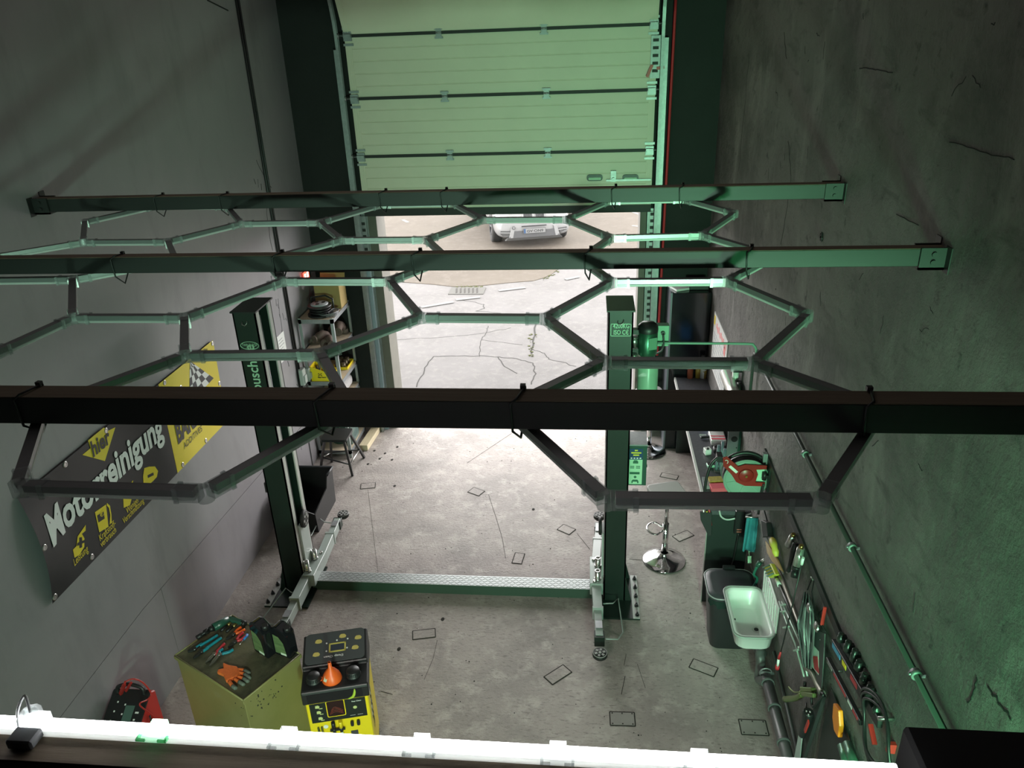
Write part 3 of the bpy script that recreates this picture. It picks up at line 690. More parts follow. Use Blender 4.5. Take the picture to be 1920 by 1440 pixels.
# arms
def arms(side, front, mid, fend, rear0, rear1, padf, padr, plate, sleeves, bolts):
    zt = .20; ws = .082
    pl = [onz(x, y, zt+.02) for x, y in plate]
    car = MB().solid(pl, (0,0,-.13)).build('arm_carriage', m_arm, lift, bevel=.004)
    for x, y in bolts:
        c = onz(x, y, zt+.02); MB().cyl(c, c + Z*.02, .018, .014, n=10).build('bolt', m_steel, car)
    for x, y in sleeves:
        c = onz(x, y, zt+.02)
        MB().lathe([(.026,0),(.026,.10),(.018,.10),(.018,.04),(.0,.04)], c, n=18).cyl(c, c+Z*.02, .034, .03, n=16).build('adapter_sleeve', m_steel, car)
    for a, b, c_, pad in ((front, mid, fend, padf), (rear0, None, rear1, padr)):
        if a is None: continue
        p0 = onz(*a, zt); p2 = onz(*c_, zt-.05); p0.z = .14; p2.z = .125
        d = (p2-p0); d.z = 0; L = d.length; d.normalize(); u = d.cross(Z)
        p1 = p0 + d*L*(.52)
        arm = MB().obox((p0+p1)/2, d*(L*.26), u*ws/2, Z*.062).build('arm', m_arm, lift, bevel=.004)
        MB().obox(p1 - d*.004 + Z*.0, d*.012, u*(ws/2+.006), Z*.067).build('collar', m_arm, arm)
        inn = MB().obox((p1+p2)/2, d*(L*.24), u*(ws/2-.009), Z*.048).build('extension', m_arm, arm, bevel=.003)
        q = p1 + d*L*.30
        MB().obox(q + Z*.050, d*.045, u*(ws/2-.012), Z*.002).build('cover_plate', m_dgalv, arm)
        MB().obox(p2 - d*.02, d*.045, u*(ws/2+.002), Z*.05).build('end_block', m_green, arm, bevel=.003)
        if pad:
            c = onz(*pad, .16); c = Vector((c.x, c.y, .10))
            r = MB().lathe([(.0,0),(.045,0),(.062,.02),(.062,.045),(.055,.052),(.0,.052)], c, n=24).build('lift_pad', m_rubber, lift)
            k = MB()
            for i in range(6):
                a_ = 2*PI*i/6 + .3; k.obox(c + Vector((.034*math.cos(a_), .034*math.sin(a_), .053)), (.011*math.cos(a_), .011*math.sin(a_), 0), (-.009*math.sin(a_), .009*math.cos(a_), 0), (0,0,.003))
            k.lathe([(.052,.050),(.058,.056),(.060,.050)], c, n=24).cyl(c+Z*.05, c+Z*.058, .012, n=10)
            k.build('pad_tread', mat('worn_pad', (.30,.30,.29), .6), r)
arms('right', (1118,1092), None, (1124,1196), (1118,1046), (1123,985), (1125,1222), (1124,964),
     [(1106,1094),(1131,1095),(1131,1044),(1106,1043)], [(1121,1062),(1120.5,1086)], [(1113,1050),(1115,1091)])
arms('left', (574,1078), None, (531,1174), (603,1034), (633,976), (536,1192), (643,961),
     [(566,1079),(588,1079),(612,1031),(592,1030)], [(590.5,1047),(576,1068)], [(581,1072),(602,1037)])
def loop(pts, nm='foot_guard'):
    MB().tube([onz(x, y, z) for x, y, z in pts], .0065, n=7).build(nm, m_arm, lift)
loop([(1131,1132,.14),(1149,1131,.12),(1159,1122,.10),(1168,1186,.06),(1158,1199,.08),(1136,1198,.13)])
loop([(560,1112,.14),(547,1111,.12),(536,1103,.10),(494,1158,.06),(505,1170,.08),(528,1173,.13)])
loop([(627,981,.14),(609,979,.12),(600,972,.10),(577,1016,.06),(574,1024,.10)])
# carriages and chain
for x, s in ((-2.69, 1), (.150, -1)):
    MB().box((min(x, x+s*.02), PY0+.075, .10), (max(x, x+s*.02), PY1-.075, .70)).build('carriage', m_arm, lift)
    ch = MB()
    for i in range(56):
        z = .72 + i*.026; ch.obox((x - s*.03, PY0+.105, z), (.006,0,0), (0,.012,0), (0,0,.0085))
    stuff(ch.build('chain', m_steel, lift))
z = ony(566,973,5.88).z
q = MB().lathe([(.0,0),(.085,0),(.085,.02),(.075,.028),(.0,.028)], (-2.668, 5.885, z), ax=X, n=24).build('spare_pad', m_rubber, lift)
k = MB()
for i in range(6): a_ = 2*PI*i/6; k.obox((-2.638, 5.885+.045*math.cos(a_), z+.045*math.sin(a_)), (.003,0,0), (0,.014*math.cos(a_),.014*math.sin(a_)), (0,-.011*math.sin(a_),.011*math.cos(a_)))
k.build('pad_tread', mat('worn_pad', (.30,.30,.29), .6), q)
q = MB().lathe([(.0,0),(.085,0),(.085,.02),(.075,.028),(.0,.028)], (.128, 5.885, z), ax=-X, n=24).build('spare_pad', m_rubber, lift)
MB().box((-2.91, PY0+.02, 1.10), (-2.885, PY0+.14, 1.2)).build('safety_catch', m_black, lift)
# power unit
mx, my = .473, 5.90
mt = MB().lathe([(.0,2.375),(.055,2.38),(.078,2.41),(.080,2.44),(.080,2.62),(.074,2.625)], (mx,my,0), n=28).build('motor', mat('metallic_green', (.05,.16,.10), .3, .7), lift)
MB().lathe([(.081,2.60),(.083,2.62),(.078,2.65),(.055,2.672),(.0,2.678)], (mx,my,0), n=28).build('fan_cover', m_black, mt)
MB().prism([(-.035,0),(.035,0),(.035,.10),(-.035,.10)], (mx+.035,my-.0745,2.47), Vector((.94,.34,0)), Z, (0.002,-.006,0)).build('rating_label', mat('label_green', (.14,.30,.20), .4), mt)
MB().box((mx-.045,my-.045,2.34),(mx+.045,my+.045,2.38)).box((.345,my-.03,2.42),(mx-.07,my+.03,2.46)).box((.345,my-.03,2.58),(mx-.07,my+.03,2.62)).build('mount', m_black, lift)
for zz in (2.38, 2.53): MB().cyl((.365,my-.05,zz-.045),(.365,my-.05,zz+.045),.027,n=12).cyl((.365,my-.05,zz+.03),(.365,my-.05,zz+.04),.03,n=12).build('valve_body', m_steel, lift)
tk = MB().lathe([(.0,1.80),(.078,1.80),(.084,1.82),(.084,2.32),(.070,2.345),(.0,2.345)], (mx+.012,my,0), n=24).build('oil_tank', clearmat('milky_plastic', (.75,.9,.8), .1, .3, .55, (.45,.70,.52)), lift)
MB().lathe([(.0,1.805),(.080,1.805),(.080,2.20),(.0,2.20)], (mx+.012,my,0), n=24).build('oil', mat('green_oil', (.16,.28,.23), .3), tk)
jb = MB().box((.545,6.02,2.42),(.655,6.10,2.60)).build('switch_box', mat('switch_box_green', (.20,.42,.28), .4), lift, bevel=.004)
MB().cyl((.605,6.0,2.54),(.605,6.02,2.54),.018,n=10).tube(smooth([(.605,5.995,2.54),(.612,5.985,2.47),(.60,5.98,2.40),(.55,5.98,2.37),(.50,5.95,2.36)],5),.008,n=6).build('plug', m_black, jb)
cb = MB().box((.347,5.80,1.21),(.50,6.03,1.60)).build('control_box', m_green2, lift, bevel=.004)
MB().box((.345,5.798,1.602),(.502,6.035,1.615)).build('lid', m_galv, cb)
MB().box((.352,5.7975,1.47),(.463,5.80,1.575)).build('label_head', mat('navy_print', (.01,.05,.14), .5), cb)
lb = MB().box((.352,5.7975,1.225),(.463,5.80,1.47)).build('label_body', m_mint, cb)
yy = mat('yellow_letters', (.75,.65,.05), .5)
yb = MB()
for w_, z_ in ((.026,1.553),(.085,1.530),(.050,1.508)): yb.box((.408-w_/2,5.7962,z_),(.408+w_/2,5.7975,z_+.013))
stuff(yb.build('print_lines', yy, cb))
ic = MB()
for i in range(4): ic.box((.362+i*.025,5.796,1.478),(.376+i*.025,5.7975,1.490))
stuff(ic.build('icon_row', mat('white_print', (.8,.8,.8), .5), cb))
ic = MB().prism([(-.022,0),(.022,0),(.022,.018),(.012,.032),(-.012,.032),(-.022,.018)],(.405,5.7975,1.432),X,Z,(0,-.0015,0)).prism([(-.03,0),(-.02,0),(-.018,.015),(.018,.015),(.02,0),(.03,0),(.03,.02),(.02,.035),(-.02,.035),(-.03,.02)],(.405,5.7975,1.236),X,Z,(0,-.0015,0))
for i in range(2):
    for j in range(2): ic.box((.36+i*.05,5.796,1.40-j*.016),(.395+i*.05,5.7975,1.407-j*.016))
ic.box((.358,5.796,1.325),(.442,5.7975,1.348)).cyl((.405,5.7975,1.298),(.405,5.796,1.298),.012,n=12)
stuff(ic.build('icons', mat('dark_green_print', (.03,.14,.08), .5), cb))
MB().cyl((.50,5.9,1.35),(.512,5.9,1.35),.012,n=10).build('push_button', m_black, cb)
# air pipe from the power unit to the right wall and along it
pp = MB()
pp.tube(smooth([(.56,6.0,2.458),(1.25,6.0,2.452),(1.33,6.0,2.44),(1.365,6.02,2.38),(1.37,6.08,2.30)],5), .011, n=8)
one('thin_pipe', 'thin pale green pipe running from the lift motor across to the right wall', 'pipe', pp, mat('pale_green_pipe', (.20,.34,.27), .4))
ap = thing('air_pipe', 'dark air pipe clamped along the right wall above the tools', 'pipe', (1.37, 3.5, 2.344))
a0 = onx(1503,815,1.365); 
MB().tube([(1.365,6.10,1.6),(1.365,6.10,2.30),(1.365,6.06,2.344),(1.365,1.4,2.344)], .014, n=10).build('pipe', mat('wall_pipe_paint', (.05,.062,.056), .4), ap)
for px, py in ((1605,985),(1726,1227),(1512,838)):
    c = onx(px, py, 1.365); MB().cyl((1.365,c.y-.014,2.344),(1.365,c.y+.014,2.344),.023,n=12).box((1.365,c.y-.012,2.335),(1.40,c.y+.012,2.353)).cyl((1.335,c.y,2.344),(1.35,c.y,2.344),.007,n=6).build('clamp', m_dgalv, ap)
# ------------------------------------------------------------------ banner on the left wall
ban = thing('banner', 'black and yellow advertising banner hanging on the left wall', 'banner', (-3.37, 4.9, 1.6))
TL, TR, BL, BR = (3.62,2.405),(6.25,2.384),(3.60,1.63),(6.20,1.585)
def bp(u, v, off=0.0):
    y = (TL[0]*(1-u)+TR[0]*u)*v + (BL[0]*(1-u)+BR[0]*u)*(1-v); z = (TL[1]*(1-u)+TR[1]*u)*v + (BL[1]*(1-u)+BR[1]*u)*(1-v)
    bow = .018 + .05*max(0, 1-u/.12)*(4*v*(1-v))*1.0 + .001*math.sin(u*23)*math.sin(v*5)
    return Vector((XL+bow+off, y, z))
mb = MB(); nu, nv = 48, 10
def sheet(u0, u1, v0, v1, off, nm, m, n=48, k=10):
    q = MB(); q.add([bp(u0+(u1-u0)*i/n, v0+(v1-v0)*j/k, off) for j in range(k+1) for i in range(n+1)], [(j*(n+1)+i, j*(n+1)+i+1, (j+1)*(n+1)+i+1, (j+1)*(n+1)+i) for j in range(k) for i in range(n)], 0, True)
    return q.build(nm, m, ban)
m_vinyl = mat('charcoal_vinyl', (.022,.021,.023), .38); m_vyel = mat('yellow_vinyl', (.78,.60,.02), .38); m_vwhite = mat('white_print', (.80,.82,.80), .5)
sheet(0, 1, 0, 1, 0, 'cloth', m_vinyl)
UY = .63
sheet(UY, 1, 0, 1, .0012, 'yellow_field', m_vyel, 18)
def poly(pts, nm, m, off=.0025):
    q = MB(); n = len(pts); q.add([bp(u, v, off) for u, v in pts], [tuple(range(n))]); return q.build(nm, m, ban)
LU = 2.62; LV = .77
wrap_off = .003
def wrap(o):
    """lay flat lettering on the waving cloth"""
    for v in o.data.vertices:
        w = v.co + Vector(WL[o]); u = (w.y-3.61)/2.62; t = (w.z-1.61)/.78; v.co.x = bp(max(0,min(1,u)), max(0,min(1,t)), wrap_off).x - WL[o][0]
def btext(s, u, v, size, m, width=None, shear=.15, bold=.02, align='LEFT', nm='lettering'):
    o = bp(u, v); r = text(s, (0, o.y, o.z), Y, Z, size, m, ban, nm, width=width, th=0, bold=bold, shear=shear, align=align); wrap(r); return r
def upy(px, py): p = onx(px, py, XL+.03); return ((p.y-3.61)/2.62, (p.z-1.61)/.78)
def upx(*pts): return [upy(*p) for p in pts]
u0, v0 = upy(91,1027); u1, v1 = upy(312,826)
wrap_off = .0065; btext('Motorreinigung', u0, .47, .30, m_vwhite, width=(u1-u0)*LU, shear=.12, bold=.03, nm='headline'); wrap_off = .004
def ptext(t_, p0, p1, size, m, bold=.0, shear=.12, nm='lettering'):
    a_, b_ = upy(*p0), upy(*p1); return btext(t_, a_[0], a_[1], size, m, width=(b_[0]-a_[0])*LU, bold=bold, shear=shear, nm=nm)
poly(upx((166,830),(196,805),(204,811),(217.5,804),(199,867),(155.6,857),(171,844)), 'arrow', m_vyel)
wrap_off = .0065; ptext('hier', (175,861), (209,831), .155, m_vinyl, .03); wrap_off = .0045
poly(upx((144,1048),(140.6,1033),(148,1026),(150,1008),(165,986),(165,997),(158,1003),(163,1011),(163,1027),(154,1042)), 'engine_icon', m_vyel)
poly(upx((153,1010),(158,1009),(158.5,1016),(163,1014),(163,1019),(158.5,1021),(158.5,1028),(153.5,1030),(153,1024),(149,1026),(149,1021),(153,1018)), 'plus', m_vinyl, .0035)
ptext('Leistung', (143,1064), (171,1037), .075, m_vyel)
poly(upx((182,962),(202.5,947),(208,988),(191,999)), 'pump_icon', m_vyel)
poly(upx((186,968),(198,960),(200.5,973),(189,981)), 'pump_window', m_vinyl, .0035)
poly(upx((204,944),(210,949),(213,965),(214,980),(210,984),(211,966),(208,953),(204,949)), 'pump_hose', m_vyel)
ptext('\u20ac', (192,973), (199,967), .055, m_vyel, nm='euro_sign')
ptext('Kraftstoff-', (192,1016), (222,988), .070, m_vyel); ptext('verbrauch', (195,1027), (223,999), .070, m_vyel)
poly(upx((236,952),(234,925),(253,900),(252,930),(248,946)), 'engine_block_icon', m_vyel)
ptext('Weniger', (242,963), (266,943), .070, m_vyel); ptext('Verschmutzung', (236,982), (276,947), .070, m_vyel)
poly(upx((274,877),(283,874),(294,873),(300,881),(298,892),(291,900),(283,907),(273,904),(272,892)), 'cloud_icon', m_vyel)
poly(upx((280,890),(291,884),(292,889),(281,895)), 'minus', m_vinyl, .0035)
# checkered flag and brand word on the yellow field
fl = [(.775,.93),(.86,.56),(.715,.56)]
q0, q1, q2 = upy(357,681), upy(383,730), upy(334,728)
poly([(q0[0],q0[1]+.02),(q0[0]+.13,q0[1]-.36),(q0[0]-.055,q0[1]-.40)], 'flag', m_vwhite, .0024)
k = 0
for i in range(5):
    for j in range(5):
        if (i+j) % 2 == 0:
            def fp(a, b):
                a /= 5; b /= 5; L = (q0[0]-.055*b, q0[1]+.02-.42*b); Rr = (q0[0]+.13*b, q0[1]+.02-.38*b); return (L[0]+(Rr[0]-L[0])*a, L[1]+(Rr[1]-L[1])*a)
            poly([fp(i,j+.001),fp(i+1,j+.001),fp(i+1,j+1),fp(i,j+1)], 'flag_check', m_vinyl, .0032)
a = upy(334,828)
btext('BARDAHL', a[0]+.005, a[1]-.02, .24, m_vinyl, width=.72, bold=.04, shear=.1, nm='brand_word')
a2 = upy(347,832); btext('ADDITIVES', a2[0]+.0, a[1]-.135, .075, m_vinyl, width=.34, bold=.0)
for px, py in ((199,806),(121,866),(75,1031),(107,1122),(178,1045),(398,640),(414,715),(309,718),(340,727),(390,821),(347,868),(418,778)):
    u, v = upy(px, py); u = min(max(u,.008),.992); v = min(max(v,.03),.97)
    c = bp(u, v); MB().lathe([(.012,.004),(.018,.006),(.022,.002)], c, ax=X, n=14).cyl(c, c + X*.003, .011, n=10).build('eyelet', m_steel, ban)
# ------------------------------------------------------------------ sockets, paper sheet on the left wall
p = onx(558,718,XL)
sk = thing('socket_box', 'pair of grey weatherproof power sockets on the left wall beside the rack', 'socket', (XL, 8.2, 1.1))
for px, py, w_, h_ in ((567,706,.10,.20),(578,700,.09,.15)):
    c = onx(px, py, XL+.04); o = MB().box((XL, c.y-w_/2, c.z-h_/2), (XL+.07, c.y+w_/2, c.z+h_/2)).build('housing', mat('pale_grey_plastic', (.42,.45,.43), .5), sk, bevel=.006)
    MB().box((XL+.07, c.y-w_/2+.015, c.z-h_/2+.02), (XL+.085, c.y+w_/2-.015, c.z+.02)).build('flap', mat('pale_grey_plastic', (.42,.45,.43), .5), o, bevel=.004)
c = onx(529,650,XL)
pn = thing('paper_notice', 'white printed notice sheet on the left wall behind the lift post', 'notice', (XL, c.y, c.z))
MB().box((XL+.0005, c.y-.10, c.z-.16), (XL+.003, c.y+.10, c.z+.15)).build('sheet', m_white, pn)
ln = MB()
for i in range(7): ln.box((XL+.003, c.y-.075, c.z-.12+i*.035), (XL+.0036, c.y+.02+.008*(i*5 % 7), c.z-.112+i*.035))
stuff(ln.build('print_lines', mat('grey_print', (.35,.35,.36), .6), pn))
# lit number sign: red shapes
s0 = [o for o in C.objects if o.name.startswith('led_sign')][0]; c = onx(574,517,XL+.02)
rm = mat('red_sign_light', (1.0,.10,.06), .5, emit=2.5)
MB().box((XL+.0201, c.y-.10, c.z-.045), (XL+.022, c.y+.10, c.z+.06)).build('lit_face', rm, s0)
wm = mat('white_sign_light', (1,.85,.8), .5, emit=2.5); g = MB()
for k_, yy_ in enumerate((-.04,.045)):
    for i in range(2): g.tube([(XL+.024, c.y+yy_+.022*math.cos(t), c.z-.012+.032*i+.014*math.sin(t)) for t in [2*PI*j/10 for j in range(10)]], .004, n=5, closed=True)
g.build('lit_figures', wm, s0)

# ------------------------------------------------------------------ shelf rack
SX0, SX1, SY0, SY1 = -3.38, -2.962, 8.26, 8.93
rk = thing('shelf_rack', 'galvanised steel shelf rack with chipboard shelves in the left corner', 'shelf', (-3.17, 8.6, 0))
m_post = mat('rack_steel', (.40,.44,.44), .4, .6)
for x in (SX0, SX1-.035):
    for y in (SY0, SY1-.035):
        sx = 1 if x == SX0 else -1; sy = 1 if y == SY0 else -1
        m = MB().box((x, y if sy > 0 else y+.033, 0), (x+.035, (y if sy > 0 else y+.033)+.002, 1.86)).box((x if sx > 0 else x+.033, y, 0), ((x if sx > 0 else x+.033)+.002, y+.035, 1.86))
        m.build('upright', m_post, rk)
SHZ = (.10,.75,1.05,1.435,1.845)
for z in SHZ:
    MB().box((SX0+.003, SY0+.003, z-.012), (SX1-.003, SY1-.003, z)).build('shelf_board', m_board, rk)
    MB().box((SX0, SY0, z-.05), (SX1, SY0+.002, z+.001)).box((SX0, SY1-.002, z-.05), (SX1, SY1, z+.001)).box((SX0, SY0, z-.05), (SX0+.002, SY1, z+.001)).box((SX1-.002, SY0, z-.05), (SX1, SY1, z+.001)).build('shelf_beam', m_galv, rk)
# cable reel
c = Vector((-3.16, 8.44, 1.846))
cr_ = thing('cable_reel', 'black cable reel with loose grey cable on the top shelf', 'cable reel', c)
MB().cyl(c, c+Z*.02, .15, n=24).lathe([(.09,.02),(.09,.10)], c, n=24).cyl(c+Z*.10, c+Z*.125, .14, n=24).build('drum', m_black, cr_)
MB().lathe([(.0,.125),(.10,.125),(.105,.135),(.09,.145),(.0,.148)], c, n=24).build('face_plate', mat('grey_face', (.35,.36,.38), .35), cr_)
fs = MB()
for i in range(3): a_ = 2*PI*i/3+.4; fs.cyl(c+Vector((.05*math.cos(a_),.05*math.sin(a_),.147)), c+Vector((.05*math.cos(a_),.05*math.sin(a_),.152)), .024, n=12)
fs.build('outlet', m_black, cr_)
cw = MB()
for i in range(7): cw.tube([c+Vector(((.10+.012*(i%3))*math.cos(t), (.10+.012*(i%3))*math.sin(t), .03+.010*i)) for t in [2*PI*j/20 for j in range(20)]], .006, n=5, closed=True)
cw.build('wound_cable', m_black, cr_)
lc = MB()
for i in range(6):
    k_ = c + Vector((.10+.012*i, -.06+.012*i, .012+.006*i)); a_ = .3*i
    lc.tube([k_+Vector((.10*math.cos(t)*math.cos(a_)-.05*math.sin(t)*math.sin(a_), .10*math.cos(t)*math.sin(a_)+.05*math.sin(t)*math.cos(a_), .006*math.sin(2*t))) for t in [2*PI*j/16 for j in range(16)]], .005, n=5, closed=True)
lc.build('loose_cable', mat('grey_cable', (.20,.20,.21), .4), cr_)
MB().tube([c+Vector((-.13,.10,.02)), c+Vector((-.13,.10,.18)), c+Vector((.03,.14,.19)), c+Vector((.13,.10,.16)), c+Vector((.13,.10,.02))], .012, n=8).build('handle', m_black, cr_)
bx_ = thing('cardboard_box', 'brown cardboard box at the back of the top shelf', 'box', (-3.11, 8.78, 1.846))
MB().box((-3.28,8.65,1.8465),(-2.97,8.90,2.13)).build('carton', m_card, bx_, bevel=.004); MB().solid([(-3.28,8.65,2.131),(-2.97,8.65,2.131),(-2.98,8.60,2.19),(-3.27,8.60,2.20)],(0,.004,.003)).solid([(-3.28,8.90,2.131),(-2.97,8.90,2.131),(-2.97,8.93,2.21),(-3.28,8.93,2.21)],(0,.004,.003)).build('flap', m_card, bx_)
# exhaust parts on the second shelf
m_rust = mat('rusty_cast_iron', (.10,.072,.062), .7, .3, col2=(.17,.12,.10), scale=14, bump=.3)
def elbow(c, s, lab, r=.06, turn=0.0):
    m = MB(); M = Matrix.Translation(Vector(c)) @ Matrix.Rotation(turn, 4, 'Z')
    m.tube([Vector((.0,-.10,.11))*s, Vector((.0,-.04,.13))*s, Vector((.0,.04,.15))*s, Vector((.02,.10,.12))*s, Vector((.04,.13,.065))*s], [r*.55*s, r*.8*s, r*1.05*s, r*.95*s, r*.8*s], n=12)
    m.cyl(Vector((.0,-.12,.11))*s, Vector((.0,-.10,.11))*s, r*.95*s, n=14).cyl(Vector((.05,.14,.0))*s, Vector((.045,.135,.07))*s, r*.95*s, n=14)
    m.ball(Vector((-.07,.03,.085))*s, .08*s, n=12, sc=(1,.8,1)).tube([Vector((-.07,-.02,.10))*s, Vector((-.10,-.09,.08))*s, Vector((-.12,-.13,.03))*s], .028*s, n=8)
    m.xf(M); o = one('exhaust_part', lab, 'car part', m, m_rust, 'worn exhaust parts on the shelf')
elbow((-3.07,8.37,1.436), .80, 'rusty exhaust elbow at the front of the second shelf', turn=.5)
elbow((-3.24,8.53,1.436), .80, 'dark cast exhaust part behind the rusty elbow on the second shelf', turn=-.6)
elbow((-3.08,8.76,1.436), .95, 'largest rusty exhaust bend at the rear right of the second shelf', turn=.2)
tt = MB().box((-3.30,8.60,1.436),(-3.17,8.88,1.466)).cyl((-3.2,8.62,1.48),(-3.0,8.9,1.48),.012,n=8)
# yellow display box with bottles
yb_ = thing('display_box', 'yellow cardboard display box of small bottles on the lower shelf', 'box', (-3.16,8.37,1.05))
Yq = MB(); bx0, bx1, by0, by1, bz = -3.335, -3.06, 8.275, 8.46, 1.0505
Yq.prism([(bx0,bz),(bx1,bz),(bx1,bz+.09),(bx0+.01,bz+.19),(bx0,bz+.19)], (0,by0,0), X, Z, (0,.003,0)); Yq.prism([(bx0,bz),(bx1,bz),(bx1,bz+.09),(bx0+.01,bz+.19),(bx0,bz+.19)], (0,by1,0), X, Z, (0,.003,0))
Yq.box((bx0,by0,bz),(bx0+.003,by1,bz+.19)).box((bx1-.003,by0,bz),(bx1,by1,bz+.09)).box((bx0,by0,bz),(bx1,by1,bz+.003))
Yq.build('carton', m_byellow, yb_)
fl_ = MB()
for i in range(3):
    for j in range(3):
        if (i+j)%2==0: fl_.obox((bx0+.10+i*.016, by0-.0008, bz+.075+j*.012), (.0075,0,0),(0,.0006,0),(0,0,.0055))
fl_.build('flag_print', m_ink, yb_)
text('Bardahl', (bx0+.085,by0-.001,bz+.045), X, Z, .026, m_ink, yb_, width=.10, bold=.03)
for i in range(4):
    for j in range(2):
        c = Vector((bx0+.04+i*.062, by0+.05+j*.075, bz+.004)); tag(MB().lathe([(.0,0),(.024,0),(.025,.01),(.025,.10),(.010,.125),(.010,.15),(.0,.15)], c, n=12).build('bottle', m_black if (i+j)%2 else m_yellow), ('black' if (i+j)%2 else 'yellow') + ' bottle, ' + ('leftmost','second from left','third from left','rightmost')[i] + ' in the ' + ('front','back')[j] + ' row of the display box', 'bottle', 'bottles in the display box')
tr_ = thing('small_parts_tray', 'low yellow tray of small tins at the rear of the lower shelf', 'tray', (-3.05,8.76,1.05))
MB().box((-3.18,8.62,1.0505),(-2.99,8.90,1.056)).box((-3.18,8.62,1.056),(-2.99,8.624,1.085)).box((-3.18,8.896,1.056),(-2.99,8.90,1.085)).box((-3.18,8.62,1.056),(-3.176,8.90,1.085)).box((-2.994,8.62,1.056),(-2.99,8.90,1.085)).build('tray', m_yellow, tr_)
for i in range(3):
    for j in range(2):
        tag(MB().cyl((-3.13+j*.075,8.67+i*.085,1.0562),(-3.13+j*.075,8.67+i*.085,1.12),.030,n=14).cyl((-3.13+j*.075,8.67+i*.085,1.12),(-3.13+j*.075,8.67+i*.085,1.13),.026,n=14).build('tin', mat('dark_tin', (.12,.09,.06), .4, .5)), ('front','middle','rear')[i]+' dark tin in the '+('wall side','gate side')[j]+' row of the yellow tray on the rack', 'tin', 'tins in the yellow tray')
sk_ = MB()
sk_.tube([(-3.10,8.40,.83),(-3.09,8.5,.835),(-3.08,8.62,.84),(-3.08,8.78,.838),(-3.09,8.88,.832)], [.05,.078,.082,.080,.055], n=14)
one('cloth_roll', 'pale grey rolled cloth lying on the fourth shelf', 'cloth roll', sk_, mat('grey_cloth', (.42,.40,.40), .9, var=.15, scale=30))
gc = thing('glass_canister', 'green tinted glass canister on the bottom shelf', 'canister', (-3.14,8.5,.10))
MB().lathe([(.0,.001),(.10,.001),(.115,.02),(.115,.30),(.06,.36),(.05,.40),(.045,.40),(.0,.395)], (-3.16,8.52,.10), n=20).build('body', clearmat('green_glass', (.35,.6,.5), .2, .1, .35, (.05,.16,.12)), gc)
MB().cyl((-3.16,8.52,.50),(-3.16,8.52,.54),.055,n=16).build('lid', m_black, gc)
gb_ = thing('glass_tray', 'clear glass tank standing at the right of the bottom shelf', 'glass tank', (-2.99,8.6,.10))
MB().box((-3.03,8.42,.101),(-2.985,8.424,.42)).box((-3.03,8.72,.101),(-2.985,8.724,.42)).box((-3.03,8.42,.101),(-3.026,8.724,.42)).box((-2.989,8.42,.101),(-2.985,8.724,.42)).box((-3.03,8.42,.101),(-2.985,8.724,.105)).build('pane_box', clearmat('tank_glass', (.75,.88,.86), .25, .05, .15, (.5,.65,.62)), gb_)
# black stool in front of the rack
st = thing('black_stool', 'black metal work stool with four splayed legs in front of the rack', 'stool', (-2.95,7.75,0))
tops = [(-3.03,7.62),(-2.80,7.62),(-2.80,7.83),(-3.03,7.83)]
feet = [onz(602,872,0), onz(661,892,0), onz(683,858,0), onz(622,866,0)]
for (x, y), f_ in zip(tops, feet): MB().bar(f_, (x, y, .60), .026, .026).build('leg', m_black, st)
q = [f_.lerp(Vector((*t_, .60)), .33) for t_, f_ in zip(tops, feet)]
for i in range(4): MB().cyl(q[i], q[(i+1)%4], .009, n=8).build('rung', m_steel if i % 2 else m_black, st)
MB().prism(rrect(-3.07,7.58,-2.76,7.87,.03), (0,0,.60), X, Y, (0,0,.03)).build('seat', m_black, st)
# timber on the floor
a, b = onz(688,833,.04), onz(697,803,.04)
one('timber_offcut', 'pale timber offcut lying on the floor beside the rack', 'timber', MB().obox((a+Vector((-.0,.22,0)))*1.0, (.055,0,0), (.02,.32,0), (0,0,.038)), mat('pale_pine', (.50,.42,.28), .7, var=.1, stretch=(8,1,8)), bevel=.003)
# black oil tub
ot = thing('oil_tub', 'large open black plastic tub on the floor behind the left lift post', 'tub', (-3.05,6.9,0))
zt_ = .42
A_, B_, C_, D_ = onz(557,876,zt_), onz(625,880,zt_), onz(603,910,zt_), onz(576,975,zt_)
x0, x1, y0, y1 = -3.30, A_.x*0 + onz(625,880,zt_).x, onz(574,985,.1).y+.02, onz(600,876,zt_).y
m = MB(); t_ = .012
def wallz(y): return .42 if y > y0+.45 else .42 - .16*min(1,(y0+.45-y)/.20)
ys = [y0, y0+.24, y0+.26, y0+.44, y0+.46, y1]
m.box((x0+.05,y0,0),(x1-.05,y1,t_))
prof = [(y0,0),(y1-.04,0),(y1,.42),(y0+.47,.42),(y0+.45,.40),(y0+.40,.30),(y0+.10,.26),(y0-.02,.24)]
m.prism(prof, (x1-.04,0,0), Y, Z, (t_,0,0)); m.prism([(y0,0),(y1-.04,0),(y1,.42),(y0-.03,.42)], (x0,0,0), Y, Z, (t_,0,0))
m.solid([(x0,y1-.04,0),(x1-.04,y1-.04,0),(x1-.028,y1,.42),(x0,y1,.42)], (0,-t_,0)); m.solid([(x0,y0,0),(x1-.04,y0,0),(x1-.04,y0-.02,.24),(x0,y0-.03,.42)], (0,t_,0))
m.build('tub', m_black, ot)
MB().tube([(x1-.03,y0+.47,.425),(x1-.022,y1,.425),(x0+.01,y1,.425)], .014, n=8).build('rim', mat('worn_black_plastic', (.06,.065,.07), .35), ot)

